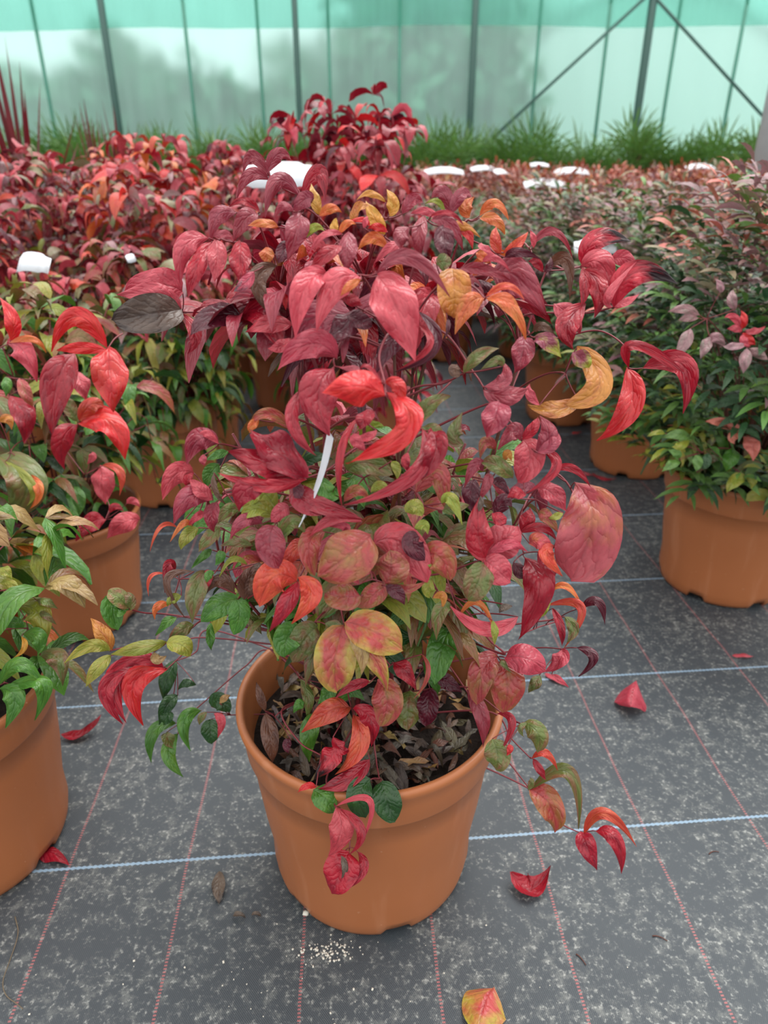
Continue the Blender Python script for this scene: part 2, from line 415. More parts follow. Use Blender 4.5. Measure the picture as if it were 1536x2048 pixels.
# ---------------------------------------------------------------- pots
PH, PR, PB = .33, .19, .147
def pot_mesh():
    K = 120; b = MB()
    prof = [(PB-.006, 0.0), (PB+.001, .004), (PB+.005, .014), (PB+.009, .035), (.156, .08), (.1655, .15), (.1725, .22), (.1755, .260),
            (.1795, .2625), (.1816, .268), (.184, .295), (.1865, .312), (.1895, .318), (.1905, .3235), (.1895, .3285), (.1865, .3305), (.1825, .330), (.1795, .327), (.178, .318),
            (.174, .295), (.170, .26), (.163, .17), (.15, .05), (.0, .05)]
    V = []
    for k, (r, z) in enumerate(prof):
        for j in range(K):
            a = 2*math.pi*j/K+.26; rr = r; zz = z
            if 3 <= k <= 7: rr = r*(1-.0055*abs(math.cos(9*a))**6)
            if k <= 2 and abs((math.degrees(a)-45+30) % 60-30) < 8.5: zz = max(z, .019); rr = r+(.004 if k == 0 else 0)
            V.append((rr*math.cos(a), rr*math.sin(a), zz))
    F = [(i*K+j, i*K+(j+1) % K, (i+1)*K+(j+1) % K, (i+1)*K+j) for i in range(len(prof)-1) for j in range(K)]
    # underside ring
    o = len(V); V += [(.11*math.cos(2*math.pi*j/K+.26), .11*math.sin(2*math.pi*j/K+.26), .018) for j in range(K)]
    F += [(o+j, o+(j+1) % K, (j+1) % K, j) for j in range(K)]
    b.add(V, F); return b.mesh('pot', M['pot'])
def soil_mesh(z=.262, r=.171, seed=3):
    g = np.random.default_rng(seed); b = MB(); K, Rn = 64, 16; V = [(0, 0, z+.012)]
    for i in range(1, Rn+1):
        for j in range(K):
            rr = r*i/Rn; a = 2*math.pi*j/K
            V.append((rr*math.cos(a), rr*math.sin(a), z+(.010*math.sin(9*rr*30+a*3)*.4+g.normal()*.0035)*(i < Rn)))
    F = [(0, 1+j, 1+(j+1) % K) for j in range(K)]
    F += [(1+(i-1)*K+j, 1+i*K+j, 1+i*K+(j+1) % K, 1+(i-1)*K+(j+1) % K) for i in range(1, Rn) for j in range(K)]
    b.add(V, F); return b.mesh('soil', M['soil'])
POT, SOIL = pot_mesh(), soil_mesh()

# ---------------------------------------------------------------- pigments of the leaves (base, second, towards margin, towards tip)
PIG = dict(
    M=((154, 56, 72), (150, 24, 44), 0, .45), P=((200, 74, 88), (188, 44, 64), 0, .3), R=((172, 24, 44), (112, 16, 36), 0, .2),
    B=((208, 30, 38), (206, 62, 44), 0, .1), O=((216, 100, 52), (210, 140, 60), .1, .1), Y=((208, 142, 52), (206, 166, 70), .1, .1),
    L=((142, 150, 52), (168, 146, 64), .15, .1), G=((72, 122, 42), (104, 148, 54), 0, 0), H=((38, 76, 34), (56, 96, 40), 0, 0),
    D=((84, 20, 38), (116, 30, 50), 0, 0), Q=((122, 94, 48), (148, 66, 62), .1, .1), N=((168, 62, 62), (136, 116, 46), .2, .1),
    E=((196, 78, 76), (186, 172, 66), .55, .15), X=((206, 66, 52), (214, 106, 62), .1, .1), K=((112, 96, 84), (66, 52, 46), .3, .5),
    T=((178, 146, 92), (142, 98, 62), .2, .2), I=((140, 62, 80), (158, 156, 54), .1, .9), J=((196, 34, 54), (38, 14, 20), 0, 1.0),
    Z=((150, 18, 40), (178, 36, 56), 0, 0), W=((196, 70, 92), (92, 80, 84), .1, .75), U=((200, 132, 52), (188, 88, 56), .2, 0),
    V=((104, 116, 56), (150, 76, 70), .2, .1), S=((196, 74, 84), (206, 128, 58), 0, -.25), C=((104, 66, 48), (82, 50, 42), .1, .1),
    # plants of the far beds
    a=((50, 84, 50), (78, 106, 70), 0, 0), c=((164, 118, 124), (122, 122, 106), 0, .1), d=((214, 120, 104), (196, 120, 92), 0, 0), e=((172, 86, 66), (196, 118, 74), 0, 0),
    f=((146, 142, 108), (166, 122, 104), 0, 0), g=((150, 56, 60), (170, 80, 70), 0, 0), h=((104, 144, 68), (72, 112, 58), 0, 0), i=((112, 28, 38), (142, 46, 52), 0, 0))
PIGL = {k: (lin(v[0])*.86, lin(v[1])*.86, v[2], v[3]) for k, v in PIG.items()}
def pig(code, g, j=.14):
    a, b_, e_, t_ = PIGL[code]; k = 1+g.normal()*j*.7; h = 1+g.normal(size=3)*j*.35
    return np.clip(a*k*h, 0, 1), np.clip(b_*k*h, 0, 1), e_, t_

def spray(lb, g, hub, out, L, codes, n=3, wr=.42, droop=.5, nl=6, nw=1, spread=1.0, shape=None, fold=.3):
    out = nrm(out); side = nrm(np.cross(out, (0, 0, 1))+1e-4); up = nrm(np.cross(side, out))
    base = (np.arange(n)-(n-1)/2)*(1.05*spread if n < 5 else .75*spread)
    for a in base:
        a = a+g.normal()*.22; l = L*(.75+.5*g.random())
        d = nrm(out*math.cos(a)+side*math.sin(a)+up*g.normal()*.25)
        dr = droop*(.5+g.random())
        m = hub+d*l*.52+np.array([0, 0, .10*l-.12*dr*l]); t = hub+d*l*(1-.25*dr)+np.array([0, 0, -.75*dr*l])
        N = nrm(np.array([0, 0, 1.0])+out*.45+g.normal(size=3)*.3)
        lb.leaf(hub, m, t, l*wr*(.85+.3*g.random()), N, pig(codes[g.integers(len(codes))], g), g.random(), fold=fold*g.normal()*.8+.15,
                shape=shape or ('a' if g.random() < .6 else 'o'), nl=nl, nw=nw, wavy=.12*g.random(), roll=g.normal()*.3, twist=g.normal()*.5)

def broad_foliage(seed, H, R, n, L, top, low, mid=.5, z0=.33, skirt=0):
    """rounded shrub of drooping broad leaves: foliage and stem meshes, base at the origin"""
    g = np.random.default_rng(seed); lb = LB(); st = MB(); zc, hz = (H+z0)/2+.02, (H-z0)/2+.02
    for i in range(n):
        u = g.random()*2-1; ph = g.random()*2*math.pi; q = (.45+.55*g.random()**.6)
        rr = (1-u*u)**.36*R*q*(1+.16*math.sin(ph*3+seed)+.10*math.sin(ph*5+seed*2))
        hub = np.array([rr*math.cos(ph), rr*math.sin(ph), zc+u*hz*q*(1+.08*math.sin(ph*2+seed))])
        if hub[2] < z0+.01: hub[2] = z0+.01+.05*g.random()
        out = np.array([math.cos(ph), math.sin(ph), .25*g.normal()+.25*u])
        zn = (hub[2]-z0)/(H-z0)+g.normal()*.09
        codes = top if zn > mid else low
        spray(lb, g, hub, out, L*(.75+.5*g.random()), codes, n=int(g.integers(3, 6)), droop=.35+.4*g.random())
        if i % 4 == 0:
            st.tube(bez((.05*math.cos(ph), .05*math.sin(ph), .26), (rr*.55*math.cos(ph), rr*.55*math.sin(ph), .5*(.26+hub[2])+.04), hub, 6), .0028, .0012, 5)
    for i in range(skirt):
        ph = g.random()*6.28; rr = .17+.09*g.random(); z = .20+.20*g.random(); hub = np.array([rr*math.cos(ph), rr*math.sin(ph), z+.04])
        if rr < .205: hub[2] = max(hub[2], .35)
        spray(lb, g, hub, np.array([math.cos(ph), math.sin(ph), -.2]), L*(.7+.5*g.random()), low, n=int(g.integers(3, 5)), droop=.8)
        st.tube(bez((rr*.3*math.cos(ph), rr*.3*math.sin(ph), .28), (rr*.85*math.cos(ph), rr*.85*math.sin(ph), hub[2]+.07), hub, 6), .0018, .001, 4)
    return lb.mesh('foliage', M['leaf']), st.mesh('stems', M['stalk'])
def fine_foliage(seed, H, R, n, top, mid_c, low, z0=.33, L=.036, mat='leaf_far', tipup=.3, skirt=0):
    """shrub of small narrow leaflets set along fine side shoots"""
    g = np.random.default_rng(seed); lb = LB(); st = MB(); zc, hz = (H+z0)/2+.01, (H-z0)/2+.01
    for i in range(n):
        zt = g.random()**.9; u = 2*zt-1; ph = g.random()*2*math.pi; q = .5+.5*g.random()**.5
        k = 1+.12*math.sin(ph*3+seed)+.1*math.sin(ph*5+1+seed)
        rr = R*q*k*(.80+.20*math.sin(math.pi*min(1, zt*1.2)))*math.sqrt(1-.75*(max(0, zt-.6)/.4)**2)
        hub = np.array([rr*math.cos(ph), rr*math.sin(ph), z0+(H-z0)*zt*(1+.06*math.sin(ph*4+seed))+.02])
        if rr > .18: hub[2] -= .03
        out = nrm([math.cos(ph), math.sin(ph), tipup+.6*max(u, 0)+.3*g.normal()]); side = nrm(np.cross(out, (0, 0, 1))+1e-4)
        zn = (hub[2]-z0)/(H-z0)+g.normal()*.1
        codes = top if zn > .78 else (mid_c if zn > .5 else low)
        code = codes[g.integers(len(codes))]
        for s_ in range(4):
            for sg in ((-1, 1) if s_ < 3 else (0,)):
                b0 = hub+out*L*.55*s_; d = nrm(out*(.75 if sg else 1)+side*sg*.8+np.array([0, 0, .12*g.normal()-.1]))
                l = L*(.8+.4*g.random()); t = b0+d*l+np.array([0, 0, -.18*l])
                lb.leaf(b0, b0+d*l*.5+np.array([0, 0, .05*l]), t, l*.42, nrm(np.array([0, 0, 1.])+g.normal(size=3)*.35), pig(code, g), g.random(), shape='l', nl=4, nw=1, fold=.2)
        if i % 9 == 0:
            st.tube(bez((.04*math.cos(ph), .04*math.sin(ph), .26), (rr*.5*math.cos(ph), rr*.5*math.sin(ph), .5*(.26+hub[2])+.05), hub, 5), .0025, .001, 5)
    for i in range(skirt):
        ph = g.random()*6.28; rr = .06+.17*g.random(); hub = np.array([rr*math.cos(ph), rr*math.sin(ph), .33+.10*g.random()])
        spray(lb, g, hub, np.array([math.cos(ph), math.sin(ph), .1]), L*(.9+.4*g.random()), 'hhGaaLV', n=int(g.integers(4, 6)), droop=.5, wr=.4)
    return lb.mesh('foliage', M[mat]), st.mesh('stems', M['stem'])

def potted(X, Y, fol, rz, label, group=None, s=1.0, name='potted_shrub', extra=None):
    t = empty(name, (X, Y, 0), label, 'potted plant', group); t.rotation_euler.z = rz
    link('pot', POT, t); link('soil', SOIL, t)
    f = link('foliage', fol[0], t); st = link('stems', fol[1], t)
    f.scale = st.scale = (s, s, s) if s != 1 else (1, 1, 1)
    return t

REDTOP, LOWG = 'MMPPRRBXND', 'GGLLQVNHH'
A1 = broad_foliage(21, .80, .29, 260, .078, 'MPNcQXMfV', 'GGLLHVQHH', .60, skirt=110)
A2 = broad_foliage(22, 1.03, .31, 230, .075, 'MMPPRXNDfVc', 'VQNPGLMD', .5)
A3 = broad_foliage(23, 1.10, .31, 230, .075, 'PPMMRBOXNfVc', 'QNVLGMPD', .5)
A4 = broad_foliage(24, 1.22, .27, 240, .080, 'RRMZZDPBM', 'RDMZQPVG', .3, .40, skirt=90)
A5 = broad_foliage(25, .74, .25, 150, .078, 'QNVLG', 'GGHHLVQ', .6, skirt=16)
A6 = broad_foliage(26, .60, .22, 90, .075, 'LGGQT', 'GLGVO', .5)
B1 = fine_foliage(31, .90, .28, 560, 'accfahdh', 'acahfach', 'aahaLhh', L=.064, mat='leaf', skirt=90)
B2 = fine_foliage(32, .86, .29, 560, 'cdfahcf', 'cachafh', 'aahahc', L=.060, mat='leaf', skirt=70)
B3 = fine_foliage(33, .80, .34, 520, 'cfddcehc', 'fcachfdh', 'ahahf', L=.060, mat='leaf', skirt=70)
B4 = fine_foliage(34, .77, .36, 520, 'aaahcd', 'aaah', 'aaaa', L=.042, mat='leaf_far')
C1 = fine_foliage(35, .90, .36, 460, 'eeUgecfe', 'feacdh', 'aahf', L=.06, tipup=.9)
C2 = fine_foliage(36, .92, .36, 460, 'geedcgie', 'gfceh', 'ahf', L=.06, tipup=.9)
C3 = fine_foliage(37, .89, .36, 460, 'eeUgefgd', 'efafdh', 'aah', L=.06, tipup=.9)

# left bed
potted(-.69, .80, A6, 0, 'nearest yellow green shrub in terracotta pot cut off at the lower left edge')
P2 = potted(-.768, 1.465, A5, .6, 'green shrub with glowing red top leaves in the second pot along the left edge')
potted(-.735, 2.2, A1, 1.9, 'lime and pink shrub in the pot just behind and left of the central shrub')
potted(-1.22, 2.05, A2, .4, 'reddish shrub behind the second pot at the left edge', s=.92)
LEFTBED = [(-.10, 2.55, A4, .3, 'tall crimson shrub straight behind the central shrub, highest of all', 1.0),
    (-.74, 2.62, A3, 1.1, 'red and orange shrub behind the lime and pink one, left of the white card', .97),
    (-1.32, 2.66, A2, 2.2, 'pinkish red shrub, second row from the left edge below the sword leaves', 1.03),
    (-.45, 3.20, A2, 3.0, 'dusky red shrub left behind the tall crimson one', 1.0), (-1.02, 3.22, A3, 4.1, 'bright red shrub in the third row of the left bed, right of middle', 1.0),
    (-1.62, 3.25, A2, 5.0, 'pale red shrub in the third row at the left edge', 1.03),
    (-.70, 3.80, A4, 1.5, 'deep red shrub in the rear row of the left bed, with two stray leaves above', .93),
    (-1.30, 3.85, A3, 2.6, 'red shrub in the rear row of the left bed, middle', 1.0), (-2.12, 4.0, A2, .9, 'red shrub in the rear row of the left bed, leftmost', 1.0),
    (-.15, 3.6, A4, 2.0, 'deep red shrub hidden behind the tall crimson one', .9)]
for X, Y, fo, rz, lb, s in LEFTBED: potted(X, Y, fo, rz, lb, None, s)

# right bed
R1 = potted(.912, 1.62, B1, .2, 'dark green fine leaved shrub in the large terracotta pot at the right edge')
potted(.938, 2.44, B2, 1.3, 'dark green shrub in the second terracotta pot on the right')
potted(.80, 3.02, B2, 2.4, 'shrub in the third terracotta pot on the right, partly behind the red leaves')
for X, Y, fo, rz, lb in ((1.42, 2.35, B3, .5, 'pinkish green shrub behind the large pot at the right edge'), (1.40, 3.0, B3, 3.5, 'dusty pink shrub right of the third terracotta pot'),
                         (1.85, 2.75, B1, 1.0, 'green shrub at the right edge behind the pinkish green one')):
    potted(X, Y, fo, rz, lb)
gb = np.random.default_rng(5)
ROWS = [(3.60, (.95, 1.5, 2.05), (B3, B3, B2)), (4.15, (.30, .88, 1.45, 2.0, 2.5), (B4, B4, B3, B3, B2)), (4.75, (.42, 1.0, 1.55, 2.1, 2.65), (B4, C1, B3, C1, B3)),
        (5.35, (.30, .9, 1.5, 2.1, 2.7, 3.2), (C1, C2, C3)), (5.95, (.5, 1.1, 1.7, 2.3, 2.9, 3.4), (C2, C1, C2)), (6.55, (.4, 1.0, 1.6, 2.2, 2.8, 3.4), (C3, C2, C1)),
        (7.15, (.5, 1.15, 1.8, 2.45, 3.1, 3.75), (C1, C2, C2))]
RW = ['first', 'second', 'third', 'fourth', 'fifth', 'sixth', 'last']
for r, (Y, xs, fs) in enumerate(ROWS):
    for i, X in enumerate(xs):
        look = {id(B2): 'dark green', id(B3): 'pinkish green', id(B4): 'bushy dark green'}.get(id(fs[i % len(fs)]), 'rusty red tipped')
        potted(X+gb.normal()*.03, Y+gb.normal()*.03, fs[i % len(fs)], gb.random()*6.28,
               f'{look} shrub, {RW[r]} row of right field, {ORD[i]}', 'shrubs of the right field')

# palms along the plastic wall
def palm_mesh(seed):
    g = np.random.default_rng(seed); lb = LB(); st = MB()
    for f in range(20):
        ph = g.random()*6.28; el_ = .5+.9*g.random(); d = np.array([math.cos(ph)*math.cos(el_), math.sin(ph)*math.cos(el_), math.sin(el_)])
        base = np.array([0, 0, .66]); hub = base+d*(.26+.3*g.random()); st.tube(bez(base, (base+hub)/2, hub, 4), .008, .005, 5)
        side = nrm(np.cross(d, (0, 0, 1))+1e-3); up = np.cross(side, d)
        for k in range(13):
            a = (k-6)*.24; l = (.36+.1*g.random())*(1-.25*abs(k-6)/6)
            v = nrm(d*math.cos(a)+side*math.sin(a)+up*.15*g.normal()); t = hub+v*l+np.array([0, 0, -.12*l])
            lb.leaf(hub, hub+v*l*.5, t, .034, up, pig('h', g), g.random(), shape='l', nl=4, nw=1, fold=.5)
    return lb.mesh('foliage', M['leaf_far']), st.mesh('stems', M['stem'])
PALM = [palm_mesh(s_) for s_ in (41, 42, 43)]
N_ = 0
for i in range(26):
    X = -4.1+i*.335
    potted(X+gb.normal()*.05, 8.35+gb.normal()*.1, PALM[i % 3], gb.random()*6.28, 'green palm with spiky fan leaves in the row along the plastic wall', 'palms along the plastic wall', .97+.1*gb.random(), 'potted_palm')

# red sword leaved plants at the left edge
def sword(seed, H, n, w):
    g = np.random.default_rng(seed); lb = LB(); st = MB(); st.tube([(0, 0, .25), (0, 0, .5), (0, 0, .62)], .02, .014, 8)
    for i in range(n):
        ph = i*2.4; s_ = .06+.75*(i/n)**1.6; b0 = np.array([0, 0, .62-.2*i/n]); l = (H-.6)*(1-.25*i/n)
        t = b0+np.array([math.cos(ph)*s_*l, math.sin(ph)*s_*l, l*math.cos(min(1.2, s_))]); m = (b0+t)/2+np.array([0, 0, .05*l*s_])
        lb.leaf(b0, m, t, w, nrm([math.cos(ph)*-1, -math.sin(ph), .6]), pig('i', g), g.random(), shape='l', nl=8, nw=1, fold=.5)
    return lb.mesh('foliage', M['leaf_far']), st.mesh('stems', M['stem'])
SW = sword(7, 1.44, 22, .05); SW2 = sword(8, 1.26, 16, .035)
potted(-1.69, 3.58, SW, .4, 'dark red sword leaved plant standing tall at the left edge', name='potted_cordyline', s=1.05)
potted(at_y(175, 240, 4.5)[0], 4.5, SW2, 2.0, 'dark red sword leaved plant showing its tips left behind the red shrubs', name='potted_cordyline', s=1.07)
potted(at_y(218, 240, 4.7)[0], 4.75, SW2, 3.1, 'dark red sword leaved plant showing one thin tip in front of the leftmost thick post', name='potted_cordyline', s=1.08)

# white plant tags among the beds
def plant_tag(P, L, w, yaw, pitch, curl, label, group='white tags in the beds', roll=0.0):
    b = MB(); n = 10; V = []
    for i in range(n+1):
        s = i/n-.5; z = curl*(.25-s*s)*L
        for e_ in (-1, 1): V.append((s*L, e_*w/2*(1 if abs(s) < .4 else .8), z))
    F = [(2*i, 2*i+1, 2*i+3, 2*i+2) for i in range(n)]
    V2 = [(x, y, z+.0012) for x, y, z in V]; o = len(V)
    F += [tuple(o+k for k in f[::-1]) for f in F] + [(2*i, 2*i+2, o+2*i+2, o+2*i) for i in range(n)] + [(2*i+1, o+2*i+1, o+2*i+3, 2*i+3) for i in range(n)]
    b.add(V+V2, F); o = b.build('plant_tag', M['white_tag'], None, P); o.rotation_euler = (pitch, roll, yaw)
    return tag(o, label, 'plant tag', group)
for px, py, Y, L, w, yaw, pi_, lb in ((888, 346, 5.0, .26, .07, .15, .55, 'white tag nearest the crimson shrub in the right field'), (968, 340, 5.2, .19, .06, .3, .5, 'second white tag from the crimson shrub in the right field'),
    (1003, 346, 5.0, .16, .06, .9, .5, 'tilted white tag in the right field, third from the crimson shrub'), (1077, 332, 5.6, .16, .05, .1, .5, 'small white tag in the far right field above the largest ones'),
    (1143, 346, 5.2, .24, .07, .1, .55, 'wide white tag in the right field, upper of the two side by side'), (1090, 371, 4.5, .25, .08, .1, .6, 'largest and lowest white tag in the right field'),
    (1402, 337, 5.3, .24, .06, .3, .5, 'long white tag in the right field near the grey post'), (1448, 356, 5.2, .10, .05, .2, .6, 'small white tag in the right field next to the grey post'), (1418, 416, 4.0, .13, .08, .4, .5, 'pale white tag among the pinkish shrubs at right')):
    plant_tag(at_y(px, py, Y), L, w, yaw, pi_, .3, lb)
plant_tag(at_y(552, 352, 2.12), .22, .075, -.5, 1.05, .1, 'large white card tag at the top left behind the central shrub')
plant_tag(at_y(68, 532, 1.75), .085, .05, -.2, .9, .9, 'bent white tag in the left bed near the left edge')
plant_tag(at_y(261, 517, 1.75), .05, .02, 1.5, 1.2, .1, 'narrow white tag tip in the left bed')
plant_tag(at_y(325, 556, 1.8), .045, .04, .2, 1.1, .2, 'greyish white tag in the left bed below the narrow tag tip')
plant_tag(at_y(1190, 496, 2.42), .135, .058, -.1, .8, .2, 'white tag half hidden by the red leaves right of the central shrub')
